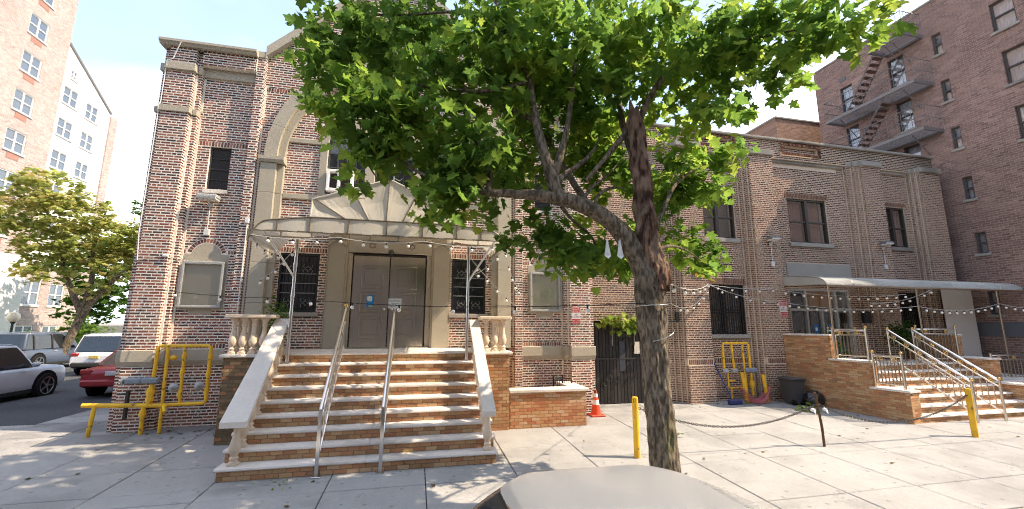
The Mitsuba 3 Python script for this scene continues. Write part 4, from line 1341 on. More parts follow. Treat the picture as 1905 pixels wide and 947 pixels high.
put('trunk', rough_tube([(3.06, 4.88, -.25), (3.05, 4.88, -.05), (3.02, 4.87, .25), (2.98, 4.86, .9), (2.95, 4.86, 1.6), (2.94, 4.86, 2.1), (2.93, 4.86, 2.5), (2.93, 4.86, 2.75), (2.92, 4.86, 3.0)], [.28, .22, .185, .165, .16, .168, .185, .195, .14], 84, .09, 2, .075, .025), 'bark', tree, smooth=True)
put('broken_stem', rough_tube([(2.97, 4.83, 2.6), (2.96, 4.83, 2.95), (2.91, 4.84, 3.35), (2.88, 4.85, 3.9), (2.84, 4.85, 4.5), (2.81, 4.85, 4.93), (2.79, 4.85, 5.05)], [.165, .168, .145, .125, .105, .10, .05], 72, .34, 4, .10, .02), 'decay_bark', tree, smooth=True, label='broken upright stem with stripped, rotting bark')
for q in ([(2.80, 4.83, 4.90), (2.76, 4.83, 5.10), (2.74, 4.82, 5.22)], [(2.84, 4.87, 4.88), (2.90, 4.88, 5.02), (2.97, 4.88, 5.10)], [(2.83, 4.82, 4.85), (2.82, 4.80, 5.06), (2.83, 4.80, 5.12)]):
    put('splinter', rough_tube(q, [.06, .035, .008], 10, .25, 7, .01, .04), 'decay_bark', tree, smooth=True)
TR = {'limb': ([[2.93, 4.87, 2.55], [2.86, 4.87, 2.85], [2.67, 4.86, 3.2], [2.37, 4.86, 3.52], [2.05, 4.88, 3.68], [1.73, 4.9, 3.76], [1.31, 4.93, 3.79], [0.8, 4.96, 3.79], [0.58, 5.0, 3.9]], [.16, .15, .125, .108, .1, .09, .062, .045, .035]),
      'up': ([[1.74, 4.9, 3.72], [1.67, 4.91, 3.92], [1.61, 4.92, 4.15], [1.5, 4.95, 4.54], [1.46, 5.0, 4.84], [1.4, 5.1, 5.47], [1.07, 5.2, 6.23], [.9, 5.5, 7.4]], [.09, .085, .078, .062, .05, .04, .028, .012]),
      'fork': ([[1.65, 4.92, 4.01], [1.77, 4.9, 4.41], [1.86, 4.88, 4.8], [1.99, 4.9, 5.68], [2.2, 5.2, 6.8]], [.062, .045, .035, .026, .01]),
      'fork2': ([[1.66, 4.92, 3.92], [1.8, 4.93, 4.08], [1.94, 4.95, 4.19], [2.15, 5.0, 4.37], [2.5, 5.3, 4.9]], [.06, .048, .038, .026, .01]),
      'diag': ([[2.14, 5.0, 4.06], [2.46, 4.98, 4.45], [2.78, 4.95, 4.85]], [.026, .036, .045]),
      'small': ([[0.8, 4.96, 3.78], [0.85, 4.97, 4.05], [0.78, 5.0, 4.27], [0.63, 5.1, 4.61], [.5, 5.2, 5.2]], [.045, .035, .025, .018, .008]),
      'small2': ([[0.84, 4.97, 4.08], [0.7, 5.0, 4.15], [.45, 5.1, 4.45]], [.026, .02, .008]),
      'low': ([[1.78, 4.95, 3.67], [1.98, 5.1, 3.54], [2.33, 5.3, 3.38], [2.5, 5.4, 3.1]], [.03, .02, .014, .006]),
      'mid': ([[2.22, 4.95, 3.62], [2.4, 5.1, 3.95], [2.63, 5.2, 4.07], [2.94, 5.4, 4.14]], [.03, .022, .018, .008]),
      'mid2': ([[2.02, 4.9, 3.72], [2.3, 5.1, 4.05], [2.52, 5.3, 4.21], [2.9, 5.5, 4.6]], [.03, .022, .018, .008]),
      'far1': ([[0.57, 5.0, 3.88], [0.11, 5.1, 3.98], [-0.44, 5.3, 4.29], [-0.92, 5.5, 4.36]], [.032, .024, .014, .006]),
      'far2': ([[1.4, 5.1, 5.47], [0.64, 5.2, 5.27], [-0.14, 5.3, 5.31], [-0.46, 5.3, 5.06], [-1.0, 5.4, 5.2]], [.034, .026, .02, .014, .006]),
      'far3': ([[1.07, 5.2, 6.23], [0.26, 5.5, 6.64], [-0.58, 5.7, 6.6], [-1.2, 5.6, 6.2]], [.03, .022, .014, .006]),
      'rt': ([[2.81, 4.85, 4.7], [2.95, 4.82, 5.1], [3.43, 4.7, 5.77], [4.43, 4.4, 6.13], [5.19, 3.8, 6.06]], [.05, .045, .035, .022, .008]),
      'rlow': ([[2.95, 4.9, 3.3], [3.2, 5.0, 3.62], [3.73, 5.3, 4.27], [4.85, 5.7, 4.87]], [.04, .034, .024, .008]),
      'rlow2': ([[3.0, 4.92, 3.0], [3.2, 5.0, 3.2], [3.66, 5.3, 3.29], [4.32, 5.6, 3.12]], [.03, .026, .018, .006]),
      'back': ([[2.2, 4.9, 3.6], [2.1, 5.6, 4.4], [1.7, 6.5, 5.9], [1.1, 7.3, 7.6]], [.05, .045, .035, .012]),
      'back2': ([[1.46, 5.0, 4.84], [.6, 6.0, 5.8], [-.3, 7.0, 6.9]], [.04, .03, .01]),
      'back3': ([[2.81, 4.9, 4.4], [3.0, 5.6, 5.6], [3.4, 6.2, 7.2]], [.05, .04, .012])}
for i, (k, (p, r)) in enumerate(TR.items()):
    big = k in ('limb', 'up')
    put('branch', rough_tube(p, r, 36 if big else 12, .12, 20 + i, .03 if big else .015, .05 if big else .1), 'bark', tree, smooth=True)
BLOBS = [[-1.08, 5.4, 6.01, 0.61, 0.44, 0.5, 376], [-1.16, 5.4, 5.29, 0.42, 0.38, 0.52, 287], [-0.59, 5.2, 4.88, 0.61, 0.49, 0.61, 510], [-0.26, 5.8, 6.18, 0.87, 0.63, 0.71, 621], [-1.0, 5.6, 4.39, 0.39, 0.23, 0.18, 47], [-0.85, 5.4, 3.9, 0.17, 0.13, 0.16, 34], [-0.3, 5.3, 4.47, 0.52, 0.41, 0.34, 270], [0.24, 5.0, 3.84, 0.36, 0.34, 0.34, 215], [0.42, 4.9, 3.63, 0.27, 0.21, 0.25, 106], [0.08, 5.2, 4.97, 0.77, 0.62, 0.77, 758], [0.78, 5.2, 5.69, 0.81, 0.68, 0.88, 826], [0.78, 4.9, 4.39, 0.47, 0.38, 0.47, 311], [1.57, 5.3, 6.13, 1.02, 0.72, 0.78, 814], [1.8, 5.8, 5.5, 0.92, 0.57, 0.5, 376], [2.23, 4.9, 5.96, 0.82, 0.63, 0.75, 690], [2.71, 5.8, 5.71, 0.78, 0.52, 0.52, 309], [2.96, 6.2, 5.08, 0.64, 0.44, 0.45, 116], [3.19, 4.7, 5.98, 0.9, 0.66, 0.75, 752], [3.65, 5.2, 5.41, 0.73, 0.47, 0.45, 314], [3.99, 4.5, 6.05, 0.9, 0.63, 0.67, 677], [3.95, 4.5, 5.19, 0.4, 0.29, 0.33, 130], [4.6, 4.3, 6.09, 0.74, 0.53, 0.59, 504], [4.72, 4.4, 5.52, 0.41, 0.27, 0.26, 103], [5.2, 4.3, 5.86, 0.34, 0.23, 0.24, 70], [5.01, 3.7, 5.99, 0.51, 0.33, 0.3, 175], [5.08, 3.5, 5.62, 0.26, 0.18, 0.19, 45], [5.5, 3.5, 6.09, 0.2, 0.14, 0.15, 28], [1.61, 5.5, 3.5, 0.38, 0.26, 0.29, 90], [2.01, 5.3, 3.18, 0.48, 0.3, 0.28, 130], [2.47, 5.3, 2.96, 0.48, 0.27, 0.18, 88], [2.93, 5.6, 3.47, 0.32, 0.3, 0.44, 103], [1.11, 5.3, 4.02, 0.36, 0.23, 0.2, 51], [2.19, 6.2, 4.82, 0.71, 0.48, 0.49, 130], [4.01, 5.6, 4.75, 0.56, 0.37, 0.36, 160], [4.94, 5.8, 4.96, 0.44, 0.28, 0.27, 88], [4.47, 5.8, 4.36, 0.58, 0.35, 0.29, 127], [5.3, 5.8, 5.16, 0.17, 0.13, 0.15, 22], [3.79, 5.6, 3.51, 0.29, 0.21, 0.25, 60], [4.3, 5.7, 3.13, 0.38, 0.22, 0.17, 58], [3.66, 5.7, 4.13, 0.34, 0.3, 0.42, 94], [3.3, 3.6, 4.64, 0.13, 0.16, 0.26, 29], [-0.29, 6.5, 6.77, 1.06, 0.75, 0.8, 520], [0.96, 6.5, 7.18, 1.22, 0.83, 0.85, 560], [-0.96, 6.6, 6.43, 0.7, 0.56, 0.7, 285], [2.56, 6.8, 7.68, 1.33, 0.86, 0.82, 459], [3.68, 6.2, 7.54, 1.18, 0.79, 0.79, 424]]
BLOBS += [[2.45, 6.0, 4.9, 0.61, 0.42, 0.43, 162], [2.84, 5.9, 5.55, 0.53, 0.37, 0.4, 141], [1.53, 5.6, 4.77, 0.47, 0.33, 0.35, 82], [0.6, 5.3, 4.24, 0.43, 0.33, 0.39, 171], [3.34, 6.2, 4.64, 0.36, 0.36, 0.55, 87], [1.06, 5.4, 3.56, 0.29, 0.19, 0.18, 30], [0.24, 4.9, 3.48, 0.22, 0.15, 0.14, 41]]
BLOBS += [[1.86, 6.3, 4.83, 0.53, 0.37, 0.53, 224], [2.75, 6.5, 5.29, 0.85, 0.53, 0.66, 386], [3.14, 6.3, 4.66, 0.5, 0.32, 0.41, 156], [1.25, 6.0, 4.56, 0.45, 0.32, 0.45, 171], [4.02, 6.0, 4.62, 0.45, 0.41, 0.72, 248], [4.62, 6.1, 4.71, 0.75, 0.46, 0.56, 267], [2.02, 6.5, 6.01, 1.03, 0.56, 0.56, 324], [1.67, 5.7, 3.43, 0.47, 0.27, 0.31, 137], [2.24, 5.6, 3.12, 0.62, 0.32, 0.31, 200], [3.03, 5.9, 3.28, 0.38, 0.29, 0.46, 156], [4.25, 5.8, 3.36, 0.52, 0.32, 0.39, 170], [4.67, 5.8, 3.16, 0.22, 0.12, 0.13, 26], [2.83, 6.2, 3.95, 0.53, 0.31, 0.35, 123], [0.75, 6.0, 4.78, 0.49, 0.34, 0.49, 180]]
BLOBS += [[1.5, 5.7, 7.8, 1.6, 1.2, .6, 750], [3.0, 5.3, 8.4, 1.6, 1.3, .7, 750], [0, 6.1, 8.2, 1.4, 1.2, .6, 600]]
BLOBS = [b[:6] + [int(b[6] * .70)] for b in BLOBS]
half = [(0.0, 0.0), (.20, -.10), (.40, -.06), (.25, .12), (.47, .16), (.63, .37), (.40, .38), (.28, .45), (.33, .66), (.16, .72), (0.0, 1.0)]
LV = np.array([(0, .30, .03)] + [(x, y, -.10 * abs(x) - .12 * max(0, y - .3) ** 2) for x, y in half] + [(-x, y, -.10 * abs(x) - .12 * max(0, y - .3) ** 2) for x, y in half[::-1][1:-1]])
nl = len(LV) - 1
LF = np.array([[0, 1 + i, 1 + (i + 1) % nl] for i in range(nl)])
GREENS = np.array([(.13, .225, .04), (.175, .295, .05), (.10, .18, .04), (.25, .38, .06), (.15, .265, .055), (.34, .44, .075)])
rl = np.random.default_rng(77)


def leaf_frames(blobs, size, rng, droop=.8):
    """One 4x4 per leaf: clumped in sprays inside each ellipsoid, leaves hanging and turned at random."""
    out = []
    for (x, y, z, a, b, c, n) in blobs:
        ns = max(2, n // 9)
        d = rng.normal(size=(ns, 3))
        d /= np.linalg.norm(d, axis=1, keepdims=True)
        cen = np.array([x, y, z]) + d * np.array([a, b, c]) * (rng.uniform(.12, 1.0, (ns, 1)) ** .45)
        which = rng.integers(0, ns, n)
        pos = cen[which] + rng.normal(size=(n, 3)) * np.array([.105, .105, .07])
        yaw = rng.uniform(0, 2 * np.pi, n)
        dip = np.clip(rng.normal(droop, .35, n), -.2, 1.5)
        roll = rng.normal(0, .45, n)
        for i in range(n):
            cy, sy, cd, sd_ = math.cos(yaw[i]), math.sin(yaw[i]), math.cos(dip[i]), math.sin(dip[i])
            tip = np.array([cy * cd, sy * cd, -sd_])
            sideways = np.array([-sy, cy, 0])
            nrm = np.cross(sideways, tip)
            cr, sr = math.cos(roll[i]), math.sin(roll[i])
            sw, nr = sideways * cr + nrm * sr, nrm * cr - sideways * sr
            s = size * rng.uniform(.48, 1.32)
            M = np.eye(4)
            M[:3, 0], M[:3, 1], M[:3, 2], M[:3, 3] = sw * s, tip * s, nr * s, pos[i]
            out.append(M)
    return np.array(out)


def leaf_mesh(fr, tones, rng, V=LV, F=LF):
    v = np.einsum('kij,nj->kni', fr[:, :3, :3], V) + fr[:, None, :3, 3]
    f = F[None] + len(V) * np.arange(len(fr))[:, None, None]
    w = meshkit.fbm(fr[:, :3, 3] * 1.5 + 4.0, 3, 6) * 1.9 - .45 + rng.normal(0, .16, len(fr)) + .10 * np.clip(fr[:, 0, 3] - 2.5, 0, 3)  # paler to the right: the backlit lime of the crown put into colour
    srt = tones[np.argsort(tones.sum(1))]
    c = srt[np.clip((w * len(tones)).astype(int), 0, len(tones) - 1)] * rng.uniform(.85, 1.15, (len(fr), 1))
    return MB().mesh(v.reshape(-1, 3), f.reshape(-1, 3), np.repeat(c, len(V), 0))


frames = leaf_frames(BLOBS, .158, rl)
px, zz = to_px(frames[:, :3, 3])
size = np.where((px[:, 0] > 20) & (px[:, 0] < 1885) & (px[:, 1] > 10) & (px[:, 1] < 930), np.linalg.norm(frames[:, :3, 0], axis=1) / np.maximum(zz, .1), 0)
order = np.argsort(-size, kind='stable')
leaf_ply = []
for c in GREENS:
    m = MB().mesh(LV, LF, c)
    leaf_ply.append(m.ply('leaf'))
for n, i in enumerate(order[:300]):
    put('leaf', leaf_ply[n % len(leaf_ply)], None, tree, to_world=T(frames[i]))
put('crown', leaf_mesh(frames[order[300:]], GREENS, rl), 'leaf', tree, kind='stuff')
# the wire ring and the pale wire tied round the trunk
t = thing('wire_ring', 'loop of pale wire hanging round the trunk of the street tree', 'wire')
an = np.linspace(0, 2 * np.pi, 30)
put('loop', MB((.62, .62, .60)).tube([(3.0 + .19 * math.cos(a), 4.84 + .19 * math.sin(a), 2.06 + .13 * math.cos(a - .9) - .07 * math.sin(a)) for a in an], .0055, 6, caps=False), 'vmetal', t, smooth=True)
put('tie', MB((.62, .62, .60)).tube([(2.935 + .205 * math.cos(a), 4.86 + .205 * math.sin(a), 2.42 + .01 * math.cos(a)) for a in an], .006, 6, caps=False), 'vmetal', t, smooth=True)
# ---------------------------------------------------------------- cars
def make_car(name, label, at, yaw, paint, L=4.6, W=1.82, H=1.47, kind='sedan', mat='vgloss', group=None, plate=(.6, .6, .58), rim=(.55, .55, .56), roof=None):
    """A parked or driving car: lofted body, glass cabin, roof, pillars, wheels with rims, lamps, bumpers, mirrors."""
    t = thing(name, label, 'car', group)
    c, s = math.cos(yaw), math.sin(yaw)
    M = np.array([[c, -s, 0, at[0]], [s, c, 0, at[1]], [0, 0, 1, at[2]], [0, 0, 0, 1.0]])
    hl, w = L / 2, W / 2
    suv = kind == 'suv'
    belt = .98 if suv else .90
    if suv and H < 1.6:
        belt = .97
    deck = belt + .02 if suv else belt - .0
    hood = (1.0 if H > 1.6 else .97) if suv else .84
    xs = np.array([-hl, -hl + .05, -hl + .25, -hl + .9, -.3, .75, 1.05, hl - .35, hl - .08, hl])
    zt = np.array([.62, .80, deck - .02, deck, belt, belt, belt - .03, hood - (.03 if suv else .10), hood - (.16 if suv else .28), .50])
    if suv:
        zt = np.array([.78, .90, deck - .02, deck, belt, belt, belt - .005, hood - .02, hood - .09, .66])
    zb = np.array([.42, .34, .28, .24, .22, .22, .22, .24, .32, .42])
    wd = np.array([.80, .90, .965, 1, 1, 1, 1, .965, .88, .76]) * w
    q = np.linspace(0, len(xs) - 1, 46)
    from scipy.interpolate import PchipInterpolator as PI
    k = np.arange(len(xs))
    if suv:
        wd = np.array([.88, .94, .98, 1, 1, 1, 1, .985, .93, .86]) * w
    xs, zt, zb, wd = (PI(k, a)(q) for a in (xs, zt, zb, wd))

    def ring(x, w_, b, tp):
        h = tp - b
        half_ = [(w_ * .90, b), (w_ * .985, b + .14 * h), (w_, b + .35 * h), (w_ * .992, b + .62 * h), (w_ * .972, b + .84 * h), (w_ * .93, b + .945 * h), (w_ * .80, tp - .012), (w_ * .4, tp + .008), (0, tp + .016)]
        return [(x, y, z) for y, z in half_] + [(x, -y, z) for y, z in half_[::-1][1:]]
    R_ = np.array([ring(*a) for a in zip(xs, wd, zb, zt)])
    n, m_ = R_.shape[:2]
    f = [[i * m_ + j, i * m_ + j + 1, (i + 1) * m_ + j + 1, (i + 1) * m_ + j] for i in range(n - 1) for j in range(m_ - 1)]
    mb = MB(paint).mesh(R_.reshape(-1, 3), f, M=M)
    for e in (0, n - 1):
        mb.mesh(np.vstack([R_[e], R_[e].mean(0)]), [[j, (j + 1) % m_, m_] for j in range(m_)], M=M)
    put('body', mb, mat, t, smooth=35)
    # cabin
    if suv:
        b0, b1, r0, r1 = -hl + .10, 1.05, -hl + .30, .52
    else:
        b0, b1, r0, r1 = -hl + .62, 1.12, -hl + 1.30, .28
    if roof:
        b0, b1, r0, r1 = roof
    wb, wr = w * .93, w * (.78 if suv else .70)
    n = 15
    u = np.linspace(0, 1, n)

    def cab(tt, inset):
        """Outline of the cabin at height fraction tt."""
        x0, x1 = b0 + (r0 - b0) * tt, b1 + (r1 - b1) * tt
        ww = wb + (wr - wb) * tt ** 1.15
        return x0 + inset, x1 - inset, ww - inset
    lv_ = np.array([0, .2, .4, .6, .78, .90, .97, 1.0])
    zl = belt + (H - belt) * np.array([0, .21, .42, .63, .81, .915, .965, .985])
    rings_ = []
    for tt, z in zip(lv_, zl):
        x0, x1, ww = cab(tt, 0)
        rr = .12 + .12 * tt if roof else .16
        pts = []
        for (cx, cy, a0) in ((x1 - rr, ww - rr, 0), (x0 + rr, ww - rr, 90), (x0 + rr, -ww + rr, 180), (x1 - rr, -ww + rr, 270)):
            for a in np.radians(np.linspace(a0, a0 + 90, 6)):
                pts.append((cx + rr * math.cos(a), cy + rr * math.sin(a), z))
        rings_.append(pts)
    R2 = np.array(rings_)
    n, m_ = R2.shape[:2]
    f = [[i * m_ + j, i * m_ + (j + 1) % m_, (i + 1) * m_ + (j + 1) % m_, (i + 1) * m_ + j] for i in range(n - 1) for j in range(m_)]
    put('windows', MB().mesh(R2.reshape(-1, 3), f, M=M), 'dark_glass', t, smooth=50)
    # roof panel, crowned
    top = R2[-3:].copy()
    top[..., 2] += .006
    cen = top[-1].mean(0)
    rg = [top[0], top[1], top[2]]
    for g in (.85, .6, .3):
        a = cen + (top[-1] - cen) * [g, g, 1]
        a[:, 2] = top[-1][0, 2] + (.075 if roof else .03) * (1 - g ** 2) + .004
        rg.append(a)
    R3 = np.array(rg)
    n = len(R3)
    f = [[i * m_ + j, i * m_ + (j + 1) % m_, (i + 1) * m_ + (j + 1) % m_, (i + 1) * m_ + j] for i in range(n - 1) for j in range(m_)]
    mb = MB(paint).mesh(np.vstack([R3.reshape(-1, 3), [[cen[0], cen[1], top[-1][0, 2] + (.079 if roof else .034)]]]), f + [[(n - 1) * m_ + j, (n - 1) * m_ + (j + 1) % m_, n * m_, n * m_] for j in range(m_)], M=M)
    put('roof', mb, mat, t, smooth=60)
    for sd in (1, -1):
        for nm, fx0, fx1, r in () if roof else (('pillar', .985, 1.0, .035), ('pillar', .0, .02, .05)):
            pts = []
            for tt, z in zip(lv_, zl):
                x0, x1, ww = cab(tt, .045)
                pts.append((x1 - .03 if fx0 > .5 else x0 + .03, sd * (ww - .012), z - .012))
            mbt = MB(paint).tube(pts, r, 6)
            mbt.v[0] = mbt.v[0] @ M[:3, :3].T + M[:3, 3]
            put(nm, mbt, mat, t, smooth=True)
        xm_ = (b0 + b1) / 2 - .1
        for xx in ((xm_,) if not suv else (xm_, xm_ - 1.0)):
            pts = [(xx, sd * (cab(tt, 0)[2] + .004), z) for tt, z in zip(lv_[:-2], zl[:-2])]
            mbt = MB((.02, .02, .02)).tube(pts, .035, 5)
            mbt.v[0] = mbt.v[0] @ M[:3, :3].T + M[:3, 3]
            put('door_pillar', mbt, 'vpaint', t, smooth=True)
        if not roof:
            put('mirror', _moved(MB(paint).ball((b1 - .28, sd * (w + .09), belt + .06), (.08, .10, .075)), M), mat, t, smooth=True)
        for xx in ((-.55, .55) if not roof else (.2,)):
            put('door_handle', _moved(MB((.5, .5, .5)).box((xx - .09, xx + .09), (sd * w - .012, sd * w + .02), (belt - .13, belt - .10), b=.006), M), 'vpaint', t)
        put('sill_trim', _moved(MB((.035, .035, .035)).box((-hl + .75, hl - .75), (sd * (w * .955) - .03, sd * (w * .955) + .03), (.20, .33), b=.02), M), 'vmatte', t)
        for e, xx in enumerate((-hl + .86, hl - .90)):
            rw = .365 if suv else .325
            put('wheel_arch', _moved(_disc((xx, sd * (w - .055), rw + .01), rw + .075, .13, (.015, .015, .015), 32, sd), M), 'vmatte', t)
            wk = put('tyre', _moved(_disc((xx, sd * (w - .045), rw), rw, .20, (.022, .022, .023), 32, sd, .03), M), 'vmatte', t, smooth=40)
            put('rim', _moved(_rim((xx, sd * (w + .062), rw), rw * .70, rim, sd), M), 'vmetal', wk, smooth=30)
        put('headlight', _moved(MB((.75, .76, .78)).ball((hl - .20, sd * w * .70, hood - .22), (.15, .17, .075)), M), 'vgloss', t, smooth=True)
        put('tail_light', _moved(MB((.32, .012, .012)).box((-hl - .005, -hl + .16), (sd * w * .78 - .16, sd * w * .78 + .13), (belt - .22, belt - .06), b=.03), M), 'vgloss', t)
    if roof:
        x0, x1, ww = cab(.9, 0)
        for sd in (1, -1):
            put('drip_moulding', _moved(MB((.04, .035, .03)).tube([(b0 + .25, sd * (wb - .02), belt + .02), (cab(.5, 0)[0] + .14, sd * (cab(.5, 0)[2] + .0), zl[2] + .05), (x0 + .22, sd * (ww - .0), zl[5] + .004), (x0 + .40, sd * (ww + .004), zl[5] + .012), (x1 - .40, sd * (ww + .004), zl[5] + .012), (x1 - .22, sd * ww, zl[5] + .004), (cab(.5, 0)[1] - .14, sd * cab(.5, 0)[2], zl[2] + .05)], .011, 6), M), 'vmatte', t, smooth=True)
        put('rear_trim', _moved(MB((.20, .12, .07)).tube([(x0 + .012, -ww + .33, zl[5]), (x0 + .0, 0, zl[5] + .006), (x0 + .012, ww - .33, zl[5])], .010, 6), M), 'vpaint', t, smooth=True)
    put('rear_bumper', _moved(MB(paint if not suv else (.05, .05, .05)).box((-hl - .05, -hl + .2), (-w * .86, w * .86), (.34, .54), b=.06), M), mat if not suv else 'vmatte', t)
    put('plate', _moved(MB(plate).box((-hl - .062, -hl + .02), (-.16, .16), (.66 if not suv else .70, .78 if not suv else .82), b=.004), M), 'vpaint', t)
    put('front_bumper', _moved(MB((.04, .04, .04)).box((hl - .25, hl + .015), (-w * .74, w * .74), (.26, .44), b=.06), M), 'vmatte', t)
    if suv:
        for sd in (1, -1):
            put('roof_rail', _moved(MB((.5, .5, .5)).tube([(r0 + .25, sd * wr * .9, H - .01), (r0 + .32, sd * wr * .9, H + .045), (r1 - .2, sd * wr * .9, H + .045), (r1 - .1, sd * wr * .9, H - .01)], .016, 6), M), 'vmetal', t, smooth=True)
    return t


def _moved(m, M):
    m.v = [v @ M[:3, :3].T + M[:3, 3] for v in m.v]
    return m


def _disc(c, r, wdt, col, n, sd, bev=0.0):
    prof_ = [(0, -wdt / 2), (r, -wdt / 2), (r, wdt / 2 - bev), (r - bev, wdt / 2), (r * .6, wdt / 2), (r * .55, wdt / 2 - .03), (0, wdt / 2 - .03)]
    A_ = np.array([[1, 0, 0, c[0]], [0, 0, sd, c[1]], [0, 1, 0, c[2]], [0, 0, 0, 1.0]])
    return MB(col).lathe(prof_, (0, 0, 0), n, M=A_)


def _rim(c, r, col, sd):
    m = MB(col)
    A_ = np.array([[1, 0, 0, c[0]], [0, 0, sd, c[1]], [0, 1, 0, c[2]], [0, 0, 0, 1.0]])
    m.lathe([(r, -.05), (r, .0), (r * .90, 0), (r * .86, -.03)], (0, 0, 0), 24, M=A_)
    m.lathe([(0, .0), (r * .16, 0), (r * .2, -.03)], (0, 0, 0), 12, M=A_)
    for k in range(5):
        a = k * 2 * math.pi / 5
        d, e = np.array([math.cos(a), math.sin(a)]), np.array([-math.sin(a), math.cos(a)])
        p = [d * r * .1 + e * r * .10, d * r * .1 - e * r * .10, d * r * .9 - e * r * .07, d * r * .9 + e * r * .07]
        m.prism(p, 'z', -.03, -.005, M=A_)
    return m


make_car('parked_car', 'silver white four wheel drive car on the avenue at the left edge', (-11.85, 14.72, -.06), math.pi / 2, (.46, .49, .52), L=4.5, W=1.88, H=1.58, kind='suv', group='cars on the avenue')
make_car('parked_car', 'red saloon car on the avenue, half hidden by the corner of the hall', (-8.62, 17.35, .0), math.pi / 2, (.30, .012, .02), L=4.6, W=1.80, H=1.44, group='cars on the avenue')
make_car('parked_car', 'white hatchback seen from behind, beyond the red saloon car', (-13.0, 23.6, .02), math.pi / 2, (.80, .80, .80), L=4.4, W=1.85, H=1.66, kind='suv', group='cars on the avenue', plate=(.62, .45, .12))
make_car('parked_car', 'dark blue car parked by the fence behind the avenue tree', (-17.6, 25.4, .02), math.pi / 2, (.06, .08, .12), L=4.6, W=1.82, H=1.68, kind='suv', group='cars on the avenue')
make_car('foreground_car', 'silver car of which only the roof shows at the bottom of the photo', (1.45, 2.16, -.2), 0.0, (.22, .225, .23), L=4.5, W=1.84, H=1.435, roof=(-1.47, 1.45, -.86, .22))

# ---------------------------------------------------------------- buildings across the avenue
BX = -26.0


def flat_window(parent, x, y0, y1, z0, z1_, frame=(.74, .73, .70), cols=2):
    m = MB(frame)
    e = .07
    for q in ((y0, y0 + e, z0, z1_), (y1 - e, y1, z0, z1_), (y0 + e, y1 - e, z1_ - e, z1_), (y0 + e, y1 - e, z0, z0 + e), ((y0 + y1) / 2 - .05, (y0 + y1) / 2 + .05, z0 + e, z1_ - e), (y0 + e, y1 - e, (z0 + z1_) / 2 - .03, (z0 + z1_) / 2 + .03)):
        m.box((x - .12, x - .04), (q[0], q[1]), (q[2], q[3]))
    w = put('window', m, 'vpaint', parent)
    for k in range(2):
        for j in range(2):
            ya, yb = (y0 + e, (y0 + y1) / 2 - .05) if k == 0 else ((y0 + y1) / 2 + .05, y1 - e)
            za, zb = (z0 + e, (z0 + z1_) / 2 - .03) if j == 0 else ((z0 + z1_) / 2 + .03, z1_ - e)
            put('pane', MB().box((x - .10, x - .09), (ya, yb), (za, zb)), 'far_glass', w)
    put('sill', MB((.66, .64, .60)).box((x - .1, x + .07), (y0 - .06, y1 + .06), (z0 - .10, z0 - .005)), 'vmatte', parent)
    return w


def facade(parent, x, poly, wins, mat, hole_extra=()):
    fr = Frame((x, 0, 0), (0, 1, 0), (1, 0, 0))
    p = poly.difference(unary_union([sbox(a, c, b, d) for a, b, c, d in wins] + list(hole_extra)))
    m = MB()
    slab(fr, p, .3, m)
    return put('wall', m, mat, parent)


ap1 = thing('rose_apartment_house', 'tall rose brick apartment house at the top left, with one column of white windows', 'building')
w1 = []
for yc in (32.45, 28.0, 24.0):
    for zc_ in (24.95, 22.15, 19.4, 16.65, 13.9, 11.15, 8.4):
        w1.append((yc - .72, yc + .72, zc_ - .72, zc_ + .72))
facade(ap1, BX, sbox(16, 6.6, 35.0, 40), w1, 'rose_brick')
for q in w1:
    flat_window(ap1, BX, *q)
    put('brick_apron', MB((.36, .20, .165)).box((BX - .05, BX + .02), (q[0] + .3, q[1] - .3), (q[2] - .52, q[2] - .13)), 'vmatte', ap1)
facade(ap1, BX + .05, sbox(16, -.2, 35.0, 6.6), [], 'white_render')
put('rear_block', MB((.4, .25, .2)).box((BX - 14, BX - .32), (16, 35.0), (-.2, 39.9)), 'vmatte', ap1)
ap2 = thing('white_apartment_house', 'white rendered apartment house with a sloping roof line and rose brick base, left background', 'building')
w2 = [(36.35 - .7, 36.35 + .7, z - .68, z + .68) for z in (19.15, 16.6, 14.1, 11.6, 9.0)] + [(38.55 - .65, 38.55 + .65, z - .65, z + .65) for z in (19.0, 16.55, 14.1, 11.6, 9.0)] + [(36.0, 36.6, 20.6, 21.3)]
facade(ap2, BX - .3, Polygon([(35.02, 6.3), (40.5, 6.3), (40.5, 19.9), (35.02, 23.2)]), w2, 'white_render')
w3 = [(35.35, 36.75, 3.4, 5.15), (37.55, 38.85, 3.4, 5.05), (35.35, 36.75, .45, 2.0), (37.55, 38.85, .45, 2.0)]
facade(ap2, BX - .25, sbox(35.02, -.2, 40.5, 6.3), w3, 'rose_brick')
for q in w2:
    flat_window(ap2, BX - .3, *q)
for q in w3:
    flat_window(ap2, BX - .25, *q)
put('brick_edge', MB().box((BX - 8, BX - .2), (40.51, 41.3), (-.2, 19.7)), 'rose_brick', ap2)
put('rear_block', MB((.6, .58, .55)).box((BX - 12, BX - .65), (35.02, 40.5), (-.2, 19.6)), 'vmatte', ap2)
put('roof_edge', MB((.35, .33, .31)).tube([(BX - .25, 35.0, 23.25), (BX - .25, 40.55, 19.95)], .09, 5), 'vmatte', ap2)

# ---------------------------------------------------------------- greenery across the avenue
lv_small = np.array([(0, 0, 0), (-.5, .35, .06), (0, 1, -.1), (.5, .35, .06)])
lf_small = np.array([[0, 1, 2], [0, 2, 3]])


def bushy(parent, blobs, size, tones, seed, name='crown'):
    r_ = np.random.default_rng(seed)
    fr_ = leaf_frames(blobs, size, r_, .4)
    return put(name, leaf_mesh(fr_, np.array(tones), r_, lv_small, lf_small), 'leaf', parent, kind='stuff')


